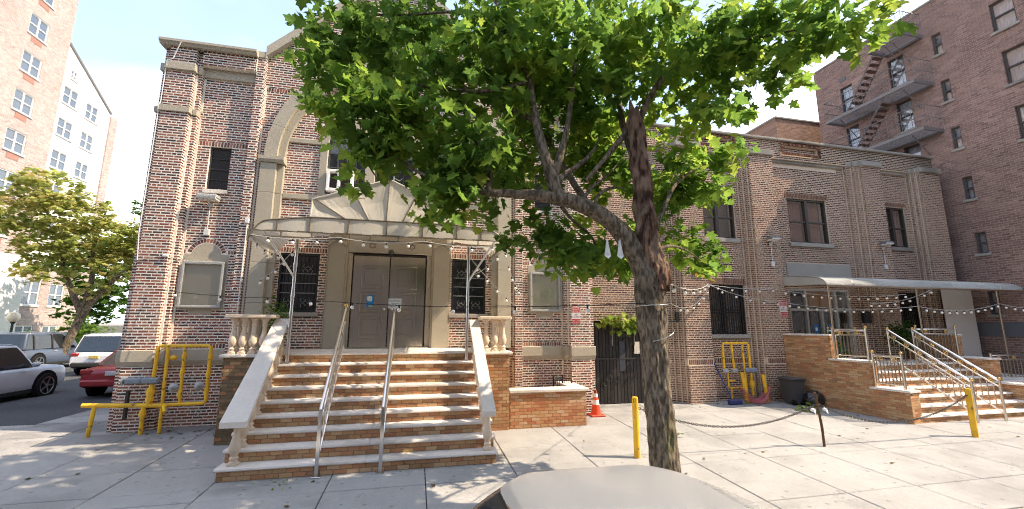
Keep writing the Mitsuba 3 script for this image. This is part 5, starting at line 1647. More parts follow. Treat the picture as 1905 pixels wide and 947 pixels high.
YG = [(.42, .42, .13), (.48, .47, .16), (.36, .40, .12), (.50, .43, .17), (.40, .46, .13), (.28, .34, .09)]
DG = [(.06, .13, .025), (.09, .18, .03), (.12, .22, .04), (.05, .10, .02), (.16, .26, .05)]
at = thing('avenue_tree', 'yellow green tree with forked trunk on the far side of the avenue', 'tree')
put('trunk', rough_tube([(-17.1, 25.5, .0), (-16.95, 25.5, .5), (-16.6, 25.5, 1.6), (-16.35, 25.5, 2.6), (-16.3, 25.5, 3.2)], [.28, .22, .18, .16, .15], 24, .1, 61, .02, .15), 'bark', at, smooth=True)
for i, (p, r) in enumerate((([(-16.35, 25.5, 2.7), (-16.9, 25.4, 3.9), (-17.3, 25.2, 5.2), (-17.2, 25, 7)], [.16, .12, .09, .04]), ([(-16.3, 25.5, 3.0), (-16.15, 25.5, 4.4), (-16.3, 25.5, 6.2), (-16, 25.5, 8)], [.15, .11, .08, .03]), ([(-16.3, 25.5, 2.5), (-15.6, 25.3, 3.6), (-14.7, 25.2, 4.7), (-13.9, 25.2, 5.4)], [.15, .11, .08, .03]))):
    put('branch', rough_tube(p, r, 10, .1, 65 + i, .01, .25), 'bark', at, smooth=True)
bushy(at, [(-18.2, 25.0, 8.8, 1.4, 1.3, 1.2, 950), (-19.3, 24.6, 7.4, 1.2, 1.2, 1.2, 700), (-13.9, 25.4, 5.8, .9, .9, .9, 380), (-17.0, 25.0, 7.6, 1.8, 1.5, 1.1, 1300), (-15.4, 25.2, 6.6, 1.5, 1.3, 1.0, 800), (-14.1, 25.4, 6.6, 1.0, .9, .7, 330), (-18.0, 24.8, 6.2, 1.5, 1.5, 1.0, 850), (-16.3, 25, 5.8, 1.6, 1.4, .8, 800), (-14.8, 25.2, 5.2, 1.2, 1.1, .8, 500), (-17.4, 24.6, 4.6, 1.2, 1.2, .6, 380), (-13.7, 25.4, 4.7, .8, .8, .8, 260), (-15.6, 25.0, 3.9, .8, .8, .35, 120)], .25, YG, 71)
bt = thing('green_tree', 'deep green tree behind the avenue tree, beside the corner of the hall', 'tree')
put('trunk', rough_tube([(-21.8, 34, 0), (-21.7, 34, 2.5), (-21.5, 34, 5)], [.25, .2, .12], 12, .1, 62, .01, .3), 'bark', bt, smooth=True)
bushy(bt, [(-21.8, 34, 6.4, 2.4, 2.0, 2.0, 2000), (-20.6, 34, 4.2, 2.0, 1.6, 1.6, 1400), (-19.6, 34, 7.0, 1.5, 1.5, 1.6, 900), (-21.9, 34.5, 3.0, 1.6, 1.5, 1.2, 700), (-19.2, 34, 10.2, .8, .8, .7, 120)], .28, DG, 72)
gb = thing('garden_bush', 'light green pointed bush behind the iron fence', 'bush')
put('trunk', MB((.1, .07, .05)).tube([(-19.6, 30, 0), (-19.6, 30, 1)], .08, 6), 'vmatte', gb)
bushy(gb, [(-19.7, 30, 1.4, .9, .9, .8, 500), (-19.2, 30.1, 2.1, .55, .6, .8, 380), (-18.4, 30.3, 1.4, .8, .8, .7, 380), (-21.2, 30.0, 1.2, .9, .8, .7, 300)], .17, [(.16, .27, .05), (.20, .32, .06), (.12, .22, .04)], 73, 'foliage')
fn_ = thing('iron_fence', 'black iron fence along the far pavement of the avenue', 'fence')
for k in range(9):
    put('post', MB((.02, .02, .02)).box((-20.54, -20.46), (16 + 2.4 * k - .04, 16 + 2.4 * k + .04), (.1, 1.5)), 'vpaint', fn_)
for zz in (.3, 1.35):
    put('rail', MB((.02, .02, .02)).box((-20.52, -20.48), (16, 35.2), (zz - .02, zz + .02)), 'vpaint', fn_)
m = MB((.02, .02, .02))
for k in range(128):
    m.box((-20.51, -20.49), (16.02 + .15 * k, 16.04 + .15 * k), (.2, 1.45))
put('pickets', m, 'vpaint', fn_, kind='stuff')
lp = thing('street_lamp', 'black lamp post with a pale globe at the far left', 'street lamp')
lx, ly = -19.35, 25.9
put('post', MB((.03, .03, .03)).lathe([(.16, .1), (.16, .3), (.09, .45), (.06, .6), (.05, 2.1), (.10, 2.2), (.12, 2.26), (.0, 2.27)], (lx, ly, 0), 14), 'vpaint', lp, smooth=40)
put('globe', MB((.72, .66, .52)).ball((lx, ly, 2.46), (.23, .23, .26), sub=3), 'vgloss', lp, smooth=True)
struct('lawn', MB((.10, .15, .04)).quad((-26, 14, .135), (-20.7, 14, .135), (-20.7, 70, .135), (-26, 70, .135)), 'vmatte')
# ---------------------------------------------------------------- things on and before the hall
for sd, nm in ((-1, 'left'), (1, 'right')):
    nx = XC + sd * 3.83
    t = thing('notice_case', f'blank notice case in grey metal frame in the arched niche, {nm} of the doors', 'notice board', 'notice cases in the arched niches')
    w_, z0, z1_ = .40, 2.50, 3.49
    y = YW - .01
    for q in ((nx - w_, nx - w_ + .05, z0, z1_), (nx + w_ - .05, nx + w_, z0, z1_), (nx - w_ + .05, nx + w_ - .05, z1_ - .06, z1_), (nx - w_ + .05, nx + w_ - .05, z0, z0 + .05)):
        put('frame', MB((.36, .36, .345)).box((q[0], q[1]), (y - .09, y), (q[2], q[3]), b=.008), 'vpaint', t)
    put('back_board', MB((.40, .37, .29)).box((nx - w_ + .05, nx + w_ - .05), (y - .03, y), (z0 + .05, z1_ - .06)), 'vmatte', t)
    put('pane', MB().box((nx - w_ + .05, nx + w_ - .05), (y - .078, y - .074), (z0 + .05, z1_ - .06)), 'glass', t)


def floodlight(label, x, y, z, double=False, turn=0.0, box=True):
    t = thing('floodlight', label, 'floodlight', 'wall floodlights')
    c, s = math.cos(turn), math.sin(turn)
    M = np.array([[c, -s, 0, x], [s, c, 0, y], [0, 0, 1, z], [0, 0, 0, 1.0]])
    w_ = .20 if double else .15
    put('housing', _moved(MB((.16, .16, .16) if not double else (.36, .36, .35)).box((-w_, w_), (-.25, -.03), (.03, .12), b=.02), M), 'vpaint', t)
    put('lens', _moved(MB((.62, .61, .56)).prism([(-.26, .02), (-.27, .06), (-.05, .028), (-.05, .0)], 'x', -w_ + .015, w_ - .015), M), 'vgloss', t)
    put('arm', _moved(MB((.5, .5, .5)).tube([(0, 0, -.08), (0, -.08, -.05), (0, -.12, .04)], .018, 8), M), 'vpaint', t, smooth=True)
    put('mount', _moved(MB((.5, .5, .49)).box((-.05, .05), (-.04, .0), (-.13, -.03), b=.01), M), 'vpaint', t)
    if box:
        put('conduit', _moved(MB((.6, .6, .59)).tube([(0, -.02, -.12), (0, -.02, -.62)], .010, 6), M), 'vpaint', t, smooth=True)
        put('junction_box', _moved(MB((.62, .62, .60)).box((-.055, .055), (-.05, 0), (-.76, -.62), b=.008), M), 'vpaint', t)
    return t


floodlight('wide grey floodlight under the narrow upper window of the hall', -4.52, YW - .01, 4.83, True)
floodlight('black floodlight on the annex pier right of the street tree', 7.62, YQ - .01, 4.66, box=False)
floodlight('black floodlight on the second annex pier, above the blank sign board', 10.28, YQ - .01, 4.66)
floodlight('black floodlight on the annex pier below the rightmost upper window', 14.6, YQ - .01, 4.72)
t = thing('dome_camera', 'small black dome camera on the steel panel above the doors', 'camera')
put('dome', MB((.02, .02, .02)).ball((-.62, YR - .06, 3.86), (.07, .07, .06)), 'vgloss', t, smooth=True)
put('base', MB((.3, .3, .3)).box((-.69, -.55), (YR - .08, YR + .02), (3.89, 3.94), b=.01), 'vpaint', t)
t = thing('door_poster', 'small blue and white poster stuck on the left steel door', 'poster')
put('sheet', MB((.02, .22, .55)).box((-1.13, -.97), (YR + .070, YR + .074), (2.56, 2.84)), 'vpaint', t)
put('picture', MB((.62, .72, .78)).box((-1.115, -1.01), (YR + .067, YR + .070), (2.70, 2.82)).box((-1.08, -.985), (YR + .067, YR + .070), (2.57, 2.60), (.6, .5, .1)), 'vpaint', t)
t = thing('wall_cable', 'thin pale cable running down the stepped left corner of the hall', 'cable')
put('cable', MB((.62, .62, .62)).tube([(-5.35, YP - .10, 8.40), (-5.50, YP - .03, 7.99), (-5.59, YP - .06, 7.93), (-5.62, YP - .01, 7.7), (-5.62, YP - .012, 6.95), (-5.63, YP - .06, 6.85), (-5.64, YP - .01, 6.7), (-5.645, YP - .015, 4.0), (-5.60, YP - .015, 3.45)], .010, 6), 'vpaint', t, smooth=True)
t = thing('wall_cable', 'loop of cable tacked to the hall wall left of the notice case', 'cable')
put('cable', MB((.3, .3, .3)).tube([(-5.66, YP - .015, 3.42), (-5.3, YP - .02, 3.52), (-5.1, YP - .03, 3.56), (-4.98, YS - .05, 3.52), (-4.9, YW - .02, 3.44), (-4.85, YW - .02, 3.6)], .007, 5), 'vmatte', t, smooth=True)
put('clamp', MB((.6, .6, .6)).box((-5.16, -5.06), (YP - .05, YP), (3.53, 3.59), b=.01), 'vpaint', t)
t = thing('white_pipe', 'thin white vertical pipe on the brick pilaster left of the canopy', 'pipe')
put('tube', MB((.66, .66, .65)).tube([(-3.70, YT - .02, 4.35), (-3.70, YT - .02, 1.9)], .012, 6), 'vpaint', t, smooth=True)
put('box', MB((.66, .66, .65)).box((-3.74, -3.66), (YT - .06, YT - .004), (4.35, 4.47), b=.01), 'vpaint', t)


def warning_sign(label, x, y, z, s=1.0):
    t = thing('warning_sign', label, 'sign', 'red and white warning signs')
    w_, h_ = .115 * s, .21 * s
    put('plate', MB((.70, .68, .66)).box((x - w_, x + w_), (y - .008, y), (z - h_, z + h_)), 'vpaint', t)
    m = MB((.42, .03, .035)).box((x - w_ + .006, x + w_ - .006), (y - .011, y - .008), (z + h_ * .34, z + h_ - .008)).box((x - w_ + .006, x + w_ - .006), (y - .011, y - .008), (z - h_ + .008, z - h_ * .40))
    put('red_band', m, 'vpaint', t)
    tm = MB((.75, .73, .70))
    tk = MB((.2, .05, .05))
    for tx_, zc_, hh, mm in (('PRIVATE', z + h_ * .70, .042 * s, tm), ('PROPERTY', z + h_ * .42, .036 * s, tm), ('NO', z + h_ * .10, .036 * s, tk), ('TRESPASSING', z - h_ * .15, .026 * s, tk), ('VIOLATORS WILL', z - h_ * .58, .022 * s, tm), ('BE PROSECUTED', z - h_ * .80, .022 * s, tm)):
        g = meshkit.text_mesh(tx_, hh)
        v = np.array(g.vertices)
        k = min(1.0, 1.9 * w_ / np.ptp(v[:, 0]))
        v = (v - [v[:, 0].mean() * 0 + (v[:, 0].max() + v[:, 0].min()) / 2, 0, 0]) * [k, 1, 1]
        mm.mesh(np.stack([x + v[:, 0], y - .0115 - v[:, 2], zc_ + v[:, 1] - hh * .4], 1), g.faces)
    put('lettering', tm, 'vpaint', t)
    put('dark_lettering', tk, 'vpaint', t)


warning_sign('red and white warning sign on the right pier of the hall, above the low wall', 3.92, YP - .004, 2.40)
warning_sign('faded red and white warning sign on the annex pier left of the glazed entrance', 10.52, YQ - .004, 2.66, 1.15)
t = thing('orange_banner', 'torn orange and white banner on the brick wall over the gate, behind the leaves', 'banner')
put('sheet', MB((.72, .70, .66)).box((4.8, 6.75), (YB - .04, YB - .035), (3.72, 3.98)).box((7.62, 7.93), (YQ - .03, YQ - .025), (3.66, 4.0)), 'vmatte', t)
put('orange_edge', MB((.75, .22, .06)).box((4.8, 6.75), (YB - .044, YB - .040), (3.66, 3.76)).box((7.62, 7.93), (YQ - .034, YQ - .030), (3.55, 3.69)), 'vmatte', t)
for x, z in ((3.08, 3.02), (3.22, 3.0)):
    t = thing('white_pennant', ('left' if x < 3.15 else 'right') + ' of the two white pennants hanging in the leaves beside the trunk', 'pennant', 'white pennants in the tree')
    x2 = 2.30 if x < 3.15 else 2.47
    put('cloth', MB((.78, .77, .74)).mesh([(x2 - .045, 4.75, 3.02), (x2 + .045, 4.75, 3.02), (x2, 4.74, 3.24), (x2, 4.77, 3.24)], [[0, 1, 2], [1, 0, 3]]).mesh([(x2 - .045, 4.75, 3.02), (x2 + .045, 4.75, 3.02), (x2, 4.73, 2.98)], [[0, 1, 2]]), 'vmatte', t)

# potted conifer on the landing
t = thing('potted_conifer', 'small green conifer on the left end of the landing, by the barred window', 'plant')
put('pot', MB((.22, .10, .06)).lathe([(.0, 0), (.10, 0), (.14, .26), (.15, .28), (.12, .28)], (-2.72, 9.35, RISE * 9), 16), 'vmatte', t, smooth=40)
bushy(t, [(-2.72, 9.35, 2.05, .17, .17, .16, 260), (-2.72, 9.35, 2.30, .12, .12, .16, 220), (-2.72, 9.35, 2.50, .06, .06, .10, 90)], .055, [(.09, .20, .02), (.14, .28, .03), (.07, .15, .02)], 81, 'foliage')
t = thing('round_bush', 'dark green round bush on the landing between the side handrails and the pale sheet', 'bush')
put('stem', MB((.1, .07, .05)).tube([(14.0, 9.7, 1.16), (14.0, 9.7, 1.7)], .03, 6), 'vmatte', t)
bushy(t, [(14.0, 9.7, 1.85, .36, .34, .36, 900), (14.0, 9.7, 2.05, .26, .24, .26, 350)], .065, [(.035, .085, .02), (.05, .11, .025), (.07, .14, .03)], 82, 'foliage')
t = thing('terrace_shrub', 'bright green shrub behind the terrace railing at the glazed entrance', 'bush')
put('stem', MB((.1, .07, .05)).tube([(11.55, 9.95, 1.16), (11.55, 9.95, 1.5)], .03, 6), 'vmatte', t)
bushy(t, [(11.5, 9.9, 1.75, .30, .24, .42, 520), (11.8, 9.95, 1.55, .22, .2, .3, 260)], .07, [(.08, .19, .03), (.12, .26, .04), (.06, .14, .025)], 83, 'foliage')

# low planter wall right of the stairs
lw = thing('low_wall', 'low orange brick wall with pale stone cap, right of the entrance stairs', 'wall')
BL = Bricks([(.50, .25, .13), (.46, .21, .105), (.54, .31, .18), (.42, .17, .09), (.55, .36, .23), (.48, .28, .14)], 51, .004)
ml = MB()
ml.box((1.97, 3.66), (8.85, 9.12), (-.05, .765)).box((3.40, 3.66), (9.12, 9.95), (-.05, .765))
BL.field(front(8.85), sbox(1.975, gz(8.85), 3.66, .765), **ob)
BL.field(Frame((3.66, 8.85, 0), (0, 1, 0), (1, 0, 0)), sbox(0, .05, 1.1, .765), **ob)
put('cap', MB().box((1.96, 3.71), (8.80, 9.16), (.768, .83), b=.01), 'stone', lw)
put('cap', MB().box((3.36, 3.71), (9.162, 9.97), (.768, .83), b=.01), 'stone', lw)
put('mortar', ml, 'mortar_brown', lw)
BL.finish(lw)
ig = thing('small_iron_gate', 'small black wrought iron gate standing behind the low orange brick wall', 'gate')
for x in (3.18, 3.40, 3.62):
    put('post', MB((.015, .015, .015)).tube([(x, 9.6, .2), (x, 9.6, 1.02 - .12 * (x > 3.5))], .022, 6), 'vpaint', ig)
m = MB((.015, .015, .015))
for x in (3.23, 3.28, 3.33, 3.45, 3.50, 3.55):
    m.tube([(x, 9.6, .3), (x, 9.6, .92)], .007, 5)
put('pickets', m, 'vpaint', ig)
for z in (.5, .78, .94):
    put('rail', MB((.015, .015, .015)).tube([(3.18, 9.6, z), (3.62, 9.6, z - .05)], .01, 6), 'vpaint', ig)

# big gate with slats, hanging vine
gt = thing('slatted_gate', 'dark slatted double gate in the brick opening left of the street tree', 'gate')
DK = (.030, .026, .026)
put('frame', MB((.02, .018, .018)).box((4.60, 6.55), (10.74, 10.80), (.06, 2.28)), 'vmatte', gt)
rg = np.random.default_rng(9)
n = 19
for k in range(n):
    a = 4.64 + k * 1.88 / n
    put('slat', MB(np.array(DK) * rg.uniform(.7, 1.5)).box((a + .006, a + 1.88 / n - .006), (10.70 + rg.uniform(0, .008), 10.74), (.12, 1.28), b=.004), 'vpaint', gt)
    put('slat', MB(np.array(DK) * rg.uniform(.5, 1.2)).box((a + .006, a + 1.88 / n - .006), (10.71 + rg.uniform(0, .008), 10.74), (1.30, 2.24), b=.004), 'vpaint', gt)
put('cross_bar', MB((.05, .045, .045)).box((4.62, 6.54), (10.685, 10.70), (1.26, 1.30)), 'vpaint', gt)
put('door_plate', MB((.05, .055, .07)).box((5.42, 5.58), (10.69, 10.70), (.95, 1.75)), 'vpaint', gt)
put('notice', MB((.66, .60, .55)).box((5.86, 6.02), (10.68, 10.69), (1.40, 1.72)), 'vmatte', gt, label='small pale notice on the dark slats')
for k in range(6):
    x = 4.9 + .09 * k
    put('scroll', MB((.06, .055, .05)).tube([(x + .05 * math.cos(a), 10.69, .55 + .12 * k % .4 + .09 * math.sin(a)) for a in np.linspace(0, 5, 12)], .007, 5, caps=False), 'vpaint', gt, smooth=True)
vt = thing('hanging_vine', 'yellow green vine hanging over the top of the slatted gate', 'plant')
put('stem', MB((.15, .13, .06)).tube([(4.75, 10.58, 2.32), (5.3, 10.52, 2.26), (5.9, 10.55, 2.30), (6.3, 10.58, 2.28)], .012, 5), 'vmatte', vt, smooth=True)
r_ = np.random.default_rng(84)
fr_ = leaf_frames([(4.9, 10.5, 2.32, .16, .06, .07, 40), (5.25, 10.5, 2.24, .16, .06, .12, 55), (5.5, 10.5, 2.22, .14, .06, .08, 40), (5.75, 10.5, 2.18, .12, .06, .16, 50), (6.0, 10.5, 2.24, .14, .06, .09, 40)], .13, r_, 1.0)
put('foliage', leaf_mesh(fr_, np.array([(.20, .30, .05), (.30, .36, .08), (.14, .24, .04)]), r_), 'leaf', vt, kind='stuff')
for x in (5.18, 5.83):
    t = thing('hanging_rod', ('left' if x < 5.5 else 'right') + ' of the two pale metal rods hanging under the vine at the gate', 'rod', 'rods hanging at the gate')
    put('rod', MB((.6, .6, .6)).tube([(x, 10.56, 2.24), (x - .03, 10.56, 1.62)], .014, 8), 'vmetal', t, smooth=True)

# ---------------------------------------------------------------- yellow gas pipes
YEL = (.72, .42, .025)
GREY = (.36, .37, .37)


def pipe(t, pts, r=.028, name='pipe'):
    put(name, MB(YEL).tube(pts, r, 10), 'yellow_paint', t, smooth=40)


def fitting(t, p, r=.045, h=.07, axis='z'):
    M = np.eye(4)
    if axis == 'x':
        M[:3, :3] = np.array([[0, 0, 1], [1, 0, 0], [0, 1, 0]])
    M[:3, 3] = p
    put('fitting', MB(YEL).lathe([(0, -h), (r * .8, -h), (r * .8, -h * .5), (r, -h * .45), (r, h * .45), (r * .8, h * .5), (r * .8, h), (0, h)], (0, 0, 0), 8, M=M), 'yellow_paint', t, smooth=30)


def regulator(t, p, r=.085):
    """A round grey gas regulator, facing the street."""
    M = np.array([[1, 0, 0, p[0]], [0, 0, -1, p[1]], [0, 1, 0, p[2]], [0, 0, 0, 1.0]])
    put('regulator', MB(GREY).lathe([(0, -.05), (r * .6, -.05), (r, -.015), (r * 1.06, 0), (r, .015), (r * .7, .05), (r * .35, .07), (r * .32, .12), (0, .12)], (0, 0, 0), 18, M=M), 'vpaint', t, smooth=30)


gp = thing('gas_pipes', 'yellow gas pipes with grey regulators at the left corner of the hall', 'gas pipes')
y = 9.80
pipe(gp, [(-6.02, y, .645), (-4.62, y, .60)], .042, 'main_pipe')
pipe(gp, [(-5.82, y, .64), (-5.85, y - .02, .06)], .036)
pipe(gp, [(-4.94, y, 1.0), (-4.95, y, .60)], .045)
fitting(gp, (-4.945, y, .86), .075, .08)
fitting(gp, (-4.945, y, .72), .07, .06)
pipe(gp, [(-4.93, y, 1.14), (-4.92, y, 1.70), (-4.88, y, 1.73), (-4.04, y, 1.73), (-4.0, y, 1.70), (-3.98, y, .66), (-4.02, y, .62), (-4.62, y, .61)], .034)
pipe(gp, [(-5.03, y, .60), (-5.02, y, .08)], .036)
fitting(gp, (-5.03, y, .46), .06, .07)
pipe(gp, [(-4.75, y, 1.72), (-4.71, y, .09)], .03)
pipe(gp, [(-4.46, y, 1.73), (-4.43, y, .62)], .028)
for z in (1.52, 1.22, .80):
    fitting(gp, (-4.45, y, z), .045, .08)
for z in (1.50, 1.20, .85):
    fitting(gp, (-3.99, y, z), .045, .08)
pipe(gp, [(-4.70, y, .62), (-4.55, y - .25, .52)], .026)
fitting(gp, (-4.66, y + .05, 1.50), .05, .05, 'x')
for x in (-5.26, -4.98):
    put('meter_valve', MB((.22, .25, .29)).box((x - .13, x + .16), (y - .07, y + .07), (1.02, 1.13), b=.03), 'vpaint', gp)
put('valve_flange', MB(GREY).lathe([(0, -.02), (.075, -.02), (.075, .02), (0, .02)], (0, 0, 0), 14, M=np.array([[0, 0, 1, -5.42], [1, 0, 0, y], [0, 1, 0, 1.08], [0, 0, 0, 1.0]])), 'vpaint', gp)
regulator(gp, (-4.56, y - .02, .93))
regulator(gp, (-4.12, y - .02, .95))
put('wall_bracket', MB((.03, .03, .03)).box((-5.38, -5.34), (y + .05, y + .12), (.35, .88)), 'vpaint', gp)
gp2 = thing('gas_pipes', 'yellow gas pipes under the barred window of the annex', 'gas pipes')
y = 10.40
pipe(gp2, [(8.42, y, .95), (8.42, y, 1.64), (8.46, y, 1.68), (9.22, y, 1.68), (9.26, y, 1.64), (9.27, y, .98)], .034)
pipe(gp2, [(8.70, y, 1.66), (8.74, y, .98)], .034)
pipe(gp2, [(8.52, y, .95), (8.52, y, .50), (8.56, y, .47), (8.98, y, .47), (9.0, y, .42), (9.0, y, .2)], .022)
pipe(gp2, [(8.56, y, .66), (8.74, y, .66)], .02)
pipe(gp2, [(8.60, y, .46), (8.60, y, .1)], .024)
pipe(gp2, [(9.06, y, 1.62), (9.10, y, .12)], .03)
pipe(gp2, [(9.27, y, .86), (9.29, y, .25)], .04)
fitting(gp2, (9.28, y, .55), .075, .10)
for p0, p1 in (((8.80, y - .2, .90), (8.90, y - .22, .10)), ((9.48, y - .2, .83), (9.55, y - .22, .10))):
    pipe(gp2, [p0, p1], .05, 'guard_pipe')
put('meter_valve', MB((.22, .26, .33)).box((9.06, 9.45), (y - .08, y + .06), (.87, .99), b=.03), 'vpaint', gp2)
for x in (8.44, 8.74):
    put('meter_valve', MB(GREY).box((x - .09, x + .09), (y - .06, y + .05), (.88, .98), b=.03), 'vpaint', gp2)

# ---------------------------------------------------------------- things on the pavement
co = thing('traffic_cone', 'orange traffic cone with white band, at the foot of the hall right pier', 'traffic cone')
cx, cy, cz0 = 4.22, 9.62, gz(9.62)
put('base', MB((.55, .07, .03)).box((cx - .17, cx + .17), (cy - .17, cy + .17), (cz0, cz0 + .035), b=.015), 'vpaint', co)
for nm, z0, z1_, col in (('cone', .035, .25, (.72, .085, .03)), ('white_band', .25, .36, (.78, .76, .74)), ('cone', .36, .42, (.72, .085, .03)), ('white_band', .42, .50, (.78, .76, .74)), ('cone', .50, .58, (.25, .06, .03))):
    f = lambda z: .125 - .165 * z
    put(nm, MB(col).lathe([(f(z0), z0), (f(z1_), z1_)] + ([(0, z1_)] if z1_ > .57 else []), (cx, cy, cz0), 20), 'vpaint', co, smooth=40)
for nm, x, yb, h, lab, lean in (('b', 3.70, 6.80, .97, 'yellow bollard standing left of the street tree trunk', -.0), ('b', 11.03, 6.60, .93, 'yellow bollard before the side stairs', -.012)):
    t = thing('bollard', lab, 'bollard', 'yellow bollards')
    r = .052
    put('tube', MB(YEL).lathe([(r, -.1), (r, h - .02), (r * .8, h), (0, h + .01)], (x, yb, gz(yb)), 18), 'yellow_paint', t, smooth=40)
t = thing('rusty_post', 'thin leaning rusty pipe standing between the two chains', 'post')
gx, gy = 7.40, 6.68
put('tube', MB((.12, .075, .045)).tube([(gx, gy, -.05), (gx - .005, gy, .3), (gx - .04, gy, .6), (gx - .09, gy, .95)], .022, 10), 'vmatte', t, smooth=40)


def chain(label, a, b, sag):
    t = thing('chain', label, 'chain', 'chains between the posts')
    p = catenary(a, b, sag, 90)
    m = MB((.11, .10, .095))
    for i in range(len(p) - 1):
        c, d = (p[i] + p[i + 1]) / 2, p[i + 1] - p[i]
        L = np.linalg.norm(d)
        d = d / L
        s = np.cross(d, [0, 0, 1.0])
        s /= np.linalg.norm(s)
        if i % 2:
            s = np.cross(s, d)
        an_ = np.linspace(0, 2 * np.pi, 9)
        m.tube([c + d * L * .72 * math.cos(q) + s * .017 * math.sin(q) for q in an_], .0062, 4, caps=False)
    put('links', m, 'vmatte', t, kind='stuff')
    return t


chain('rusty chain slung from the tree trunk side to the rusty pipe', (3.72, 6.80, .80), (gx - .06, gy, .74), .36)
chain('chain slung from the rusty pipe to the bollard before the side stairs', (gx - .06, gy, .74), (11.0, 6.60, .80), .42)
for x in (7.22, 7.50):
    t = thing('white_rag', ('left' if x < 7.3 else 'right') + ' of two white rags knotted on the chains near the rusty pipe', 'rag', 'white rags on the chains')
    put('cloth', MB((.75, .75, .76)).ball((x, gy, .66 - .02), (.05, .025, .035)).mesh([(x - .02, gy - .02, .64), (x + .05, gy - .02, .55), (x + .07, gy, .66)], [[0, 1, 2]]), 'vmatte', t, smooth=True)
bn = thing('wheeled_bin', 'dark grey wheeled bin beside the orange brick cheek of the side stairs', 'bin')
x, yb = 10.06, 9.85
z0 = gz(yb)
m = MB((.06, .06, .065))
for (a, b, za, zb) in ((.16, .205, .06, .62),):
    v = [(sx * (a if zz == za else b), sy * (a if zz == za else b), zz) for zz in (za, zb) for sx, sy in ((-1, -1), (1, -1), (1, 1), (-1, 1))]
    m.mesh(np.array(v) + [x, yb, z0], [[0, 1, 5, 4], [1, 2, 6, 5], [2, 3, 7, 6], [3, 0, 4, 7], [3, 2, 1, 0], [4, 5, 6, 7]])
put('body', m, 'vpaint', bn)
put('rim', MB((.05, .05, .055)).box((x - .22, x + .22), (yb - .22, yb + .22), (z0 + .60, z0 + .64), b=.012), 'vpaint', bn)
put('lid', MB((.07, .07, .075)).box((x - .23, x + .23), (yb - .23, yb + .23), (z0 + .645, z0 + .69), b=.02), 'vpaint', bn)
for e in (-1, 1):
    put('wheel', MB((.02, .02, .02)).lathe([(0, -.03), (.07, -.03), (.07, .03), (0, .03)], (0, 0, 0), 14, M=np.array([[0, 0, 1, x + e * .14], [1, 0, 0, yb - .16], [0, 1, 0, z0 + .07], [0, 0, 0, 1.0]])), 'vmatte', bn)
bg = thing('rubbish_bag', 'black rubbish bag slumped beside the wheeled bin', 'bag')
ico = trimesh.creation.icosphere(subdivisions=4)
v = np.array(ico.vertices)
v = v * (1 + .30 * (meshkit.fbm(v * 3 + 5, 4, 3)[:, None] - .5)) * [.27, .22, .22] + [10.42, 9.55, z0 + .16]
v[:, 2] = np.maximum(v[:, 2], z0)
put('bag', MB((.012, .012, .014)).mesh(v, ico.faces), 'vgloss', bg, smooth=True)
br = thing('blue_broom', 'blue handled broom leaning on the annex pier left of the gas pipes', 'broom')
put('handle', MB((.03, .05, .22)).tube([(8.13, 10.50, 1.25), (8.36, 10.12, .2)], .016, 8), 'vpaint', br, smooth=True)
put('head', MB((.03, .04, .15)).box((8.22, 8.62), (10.02, 10.14), (gz(10.1), gz(10.1) + .13), b=.02), 'vpaint', br)
hs = thing('hose_coil', 'pinkish red hose lying in loose coils below the yellow gas pipes', 'hose')
pts = []
rg = np.random.default_rng(15)
for k in range(5):
    cxh, rx_, rz_ = 9.14 + rg.uniform(-.05, .05), .42 + rg.uniform(-.06, .08), .06 + .045 * k
    for a in np.linspace(0, 2 * np.pi, 26, endpoint=False):
        pts.append((cxh + rx_ * math.cos(a), 10.08 - .10 * math.sin(a) + .015 * k, gz(10.1) + .02 + max(0, math.cos(a) ** 2) * rz_ * 1.6 + .012 * k))
put('hose', MB((.42, .11, .12)).tube(pts, .011, 6), 'vpaint', hs, smooth=True)
mb_ = thing('letter_box', 'black letter box on the annex pier right of the glazed entrance', 'letter box')
put('body', MB((.012, .012, .013)).box((13.47, 13.75), (10.30, 10.42), (2.25, 2.60), b=.02), 'vpaint', mb_)
put('flap', MB((.02, .02, .022)).box((13.49, 13.73), (10.285, 10.30), (2.47, 2.57), b=.005), 'vpaint', mb_)
ib = thing('black_bracket', 'black L shaped metal bracket on the annex wall, just right of the tree trunk', 'bracket')
put('plate', MB((.012, .012, .012)).box((6.98, 7.08), (10.36, 10.42), (2.25, 2.55), b=.005), 'vpaint', ib)
put('arm', MB((.012, .012, .012)).box((6.70, 6.98), (10.36, 10.42), (2.25, 2.31), b=.005), 'vpaint', ib)
for i, (x, yb, s) in enumerate(((4.72, 7.60, .16), (.02, 6.93, .07), (9.75, 9.1, .2), (-1.75, 6.72, .06))):
    t = thing('weed', ('tuft of weed in the pavement joint right of the tree trunk', 'tiny weed at the foot of the right handrail', 'weed growing before the wheeled bin', 'tiny green sprig on the pavement left of the handrails')[i], 'weed')
    bushy(t, [(x, yb, gz(yb) + s * .22, s, s * .6, s * .22, 60)], s * .5, [(.14, .24, .04), (.20, .28, .06)], 90 + i, 'foliage')

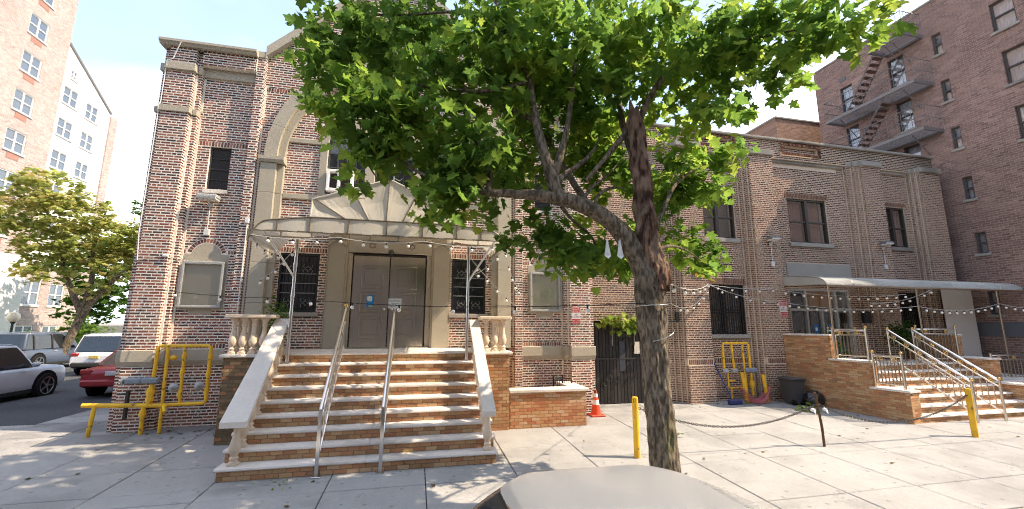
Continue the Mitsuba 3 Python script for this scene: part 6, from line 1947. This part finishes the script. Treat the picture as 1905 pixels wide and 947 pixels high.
# ---------------------------------------------------------------- festoon lights
def festoon(label, runs, step, first=.3, dark=False):
    t = thing('string_lights', label, 'string lights')
    cab = MB((.03, .03, .03) if dark else (.5, .5, .48))
    dist = first
    for a, b, sag in runs:
        p = catenary(a, b, sag, 28)
        cab.tube(p, .0055 if dark else .008, 5)
        s = np.concatenate([[0], np.cumsum(np.linalg.norm(np.diff(p, axis=0), axis=1))])
        while dist < s[-1]:
            q = np.array([np.interp(dist, s, p[:, k]) for k in range(3)])
            bk = put('bulb', MB().ball(q - [0, 0, .075], .031, sub=2), 'bulb_glass', t, smooth=True)
            put('socket', MB((.02, .02, .02)).lathe([(0, 0), (.014, 0), (.014, .04), (0, .04)], (q[0], q[1], q[2] - .045), 8), 'vpaint', bk)
            dist += step
        dist -= s[-1]
    put('cable', cab, 'vmatte', t, smooth=True)


festoon('long dark cable with few bulbs strung across the doors to the tree', [((-5.2, 9.95, 2.86), (-2.31, 8.78, 2.66), .05), ((-2.31, 8.78, 2.66), (2.78, 4.72, 2.44), .10)], 1.05, .5, True)
festoon('string of clear bulbs along the front edge of the entrance canopy', [((CXL + .05, CF - .03, 3.78), (-1.5, CF - .03, 3.80), .06), ((-1.5, CF - .03, 3.80), (.1, CF - .03, 3.80), .07), ((.1, CF - .03, 3.80), (CXR, CF - .03, 3.78), .06)], .42)
festoon('short string of bulbs from the canopy right end down to the hall right pier', [((CXR, CF, 3.76), (1.25, 9.6, 3.30), .10), ((CXR, CF, 3.76), (2.45, 9.98, 3.0), .16), ((1.05, 8.75, 3.6), (2.4, 10.0, 2.6), .06)], .42)
festoon('string of bulbs hanging inside the left end of the entrance canopy', [((CXL + .05, CF, 3.76), (-2.9, 9.9, 3.66), .10), ((-2.3, 8.8, 3.7), (-3.3, 10.0, 3.1), .08)], .36)
festoon('pale string of bulbs across the barred window to the second annex pier', [((8.0, 10.25, 3.30), (10.2, 10.28, 3.24), .05), ((8.0, 10.25, 3.30), (10.4, 10.26, 2.85), .10)], .47)
festoon('sparse string of bulbs from the tree trunk back to the annex', [((3.12, 4.9, 2.75), (8.0, 10.25, 3.32), .14)], 1.25, 1.0)
festoon('string of bulbs drooping on the annex pier right of the tree trunk', [((6.75, 10.2, 2.75), (7.95, 10.25, 3.15), .28)], .22)
festoon('string of bulbs before the glazed entrance, looped to the side canopy', [((10.2, 10.25, 3.22), (13.4, 9.05, 3.05), .12), ((10.4, 10.26, 2.85), (13.7, 9.0, 2.72), .14), ((12.4, 9.3, 2.8), (14.3, 9.0, 3.2), .12)], .24)
festoon('string of bulbs hung under the front edge of the side canopy', [((13.7, 9.0, 2.72), (16.85, 8.98, 2.84), .16), ((16.85, 8.98, 2.84), (18.6, 8.7, 2.78), .10)], .28)

# fallen leaves and crumbs on the pavement
rf = np.random.default_rng(33)
fr_ = []
for k in range(90):
    x, yb = (rf.uniform(-5.5, 14), rf.uniform(4.6, 10.2)) if k < 40 else ((rf.uniform(7.9, 10.3), rf.uniform(9.7, 10.3)) if k < 72 else (rf.uniform(-5, -3.5), rf.uniform(9.3, 9.95)))
    if -3.5 < x < 3.8 and yb > 6.8 and not (2.0 < x < 3.7 and yb < 8.7):
        continue
    a, s = rf.uniform(0, 6.28), rf.uniform(.03, .075)
    M = np.eye(4)
    M[:3, 0], M[:3, 1], M[:3, 2] = [math.cos(a) * s, math.sin(a) * s, 0], [-math.sin(a) * s, math.cos(a) * s, .2 * s], [0, 0, -.5 * s]
    M[:3, 3] = [x, yb, gz(yb) + .008]
    fr_.append(M)
put('fallen_leaves', leaf_mesh(np.array(fr_), np.array([(.16, .10, .04), (.22, .17, .05), (.12, .14, .04), (.10, .07, .04)]), rf), 'leaf', None, label='scattered dry leaves lying on the pavement', cat='leaves', kind='stuff')
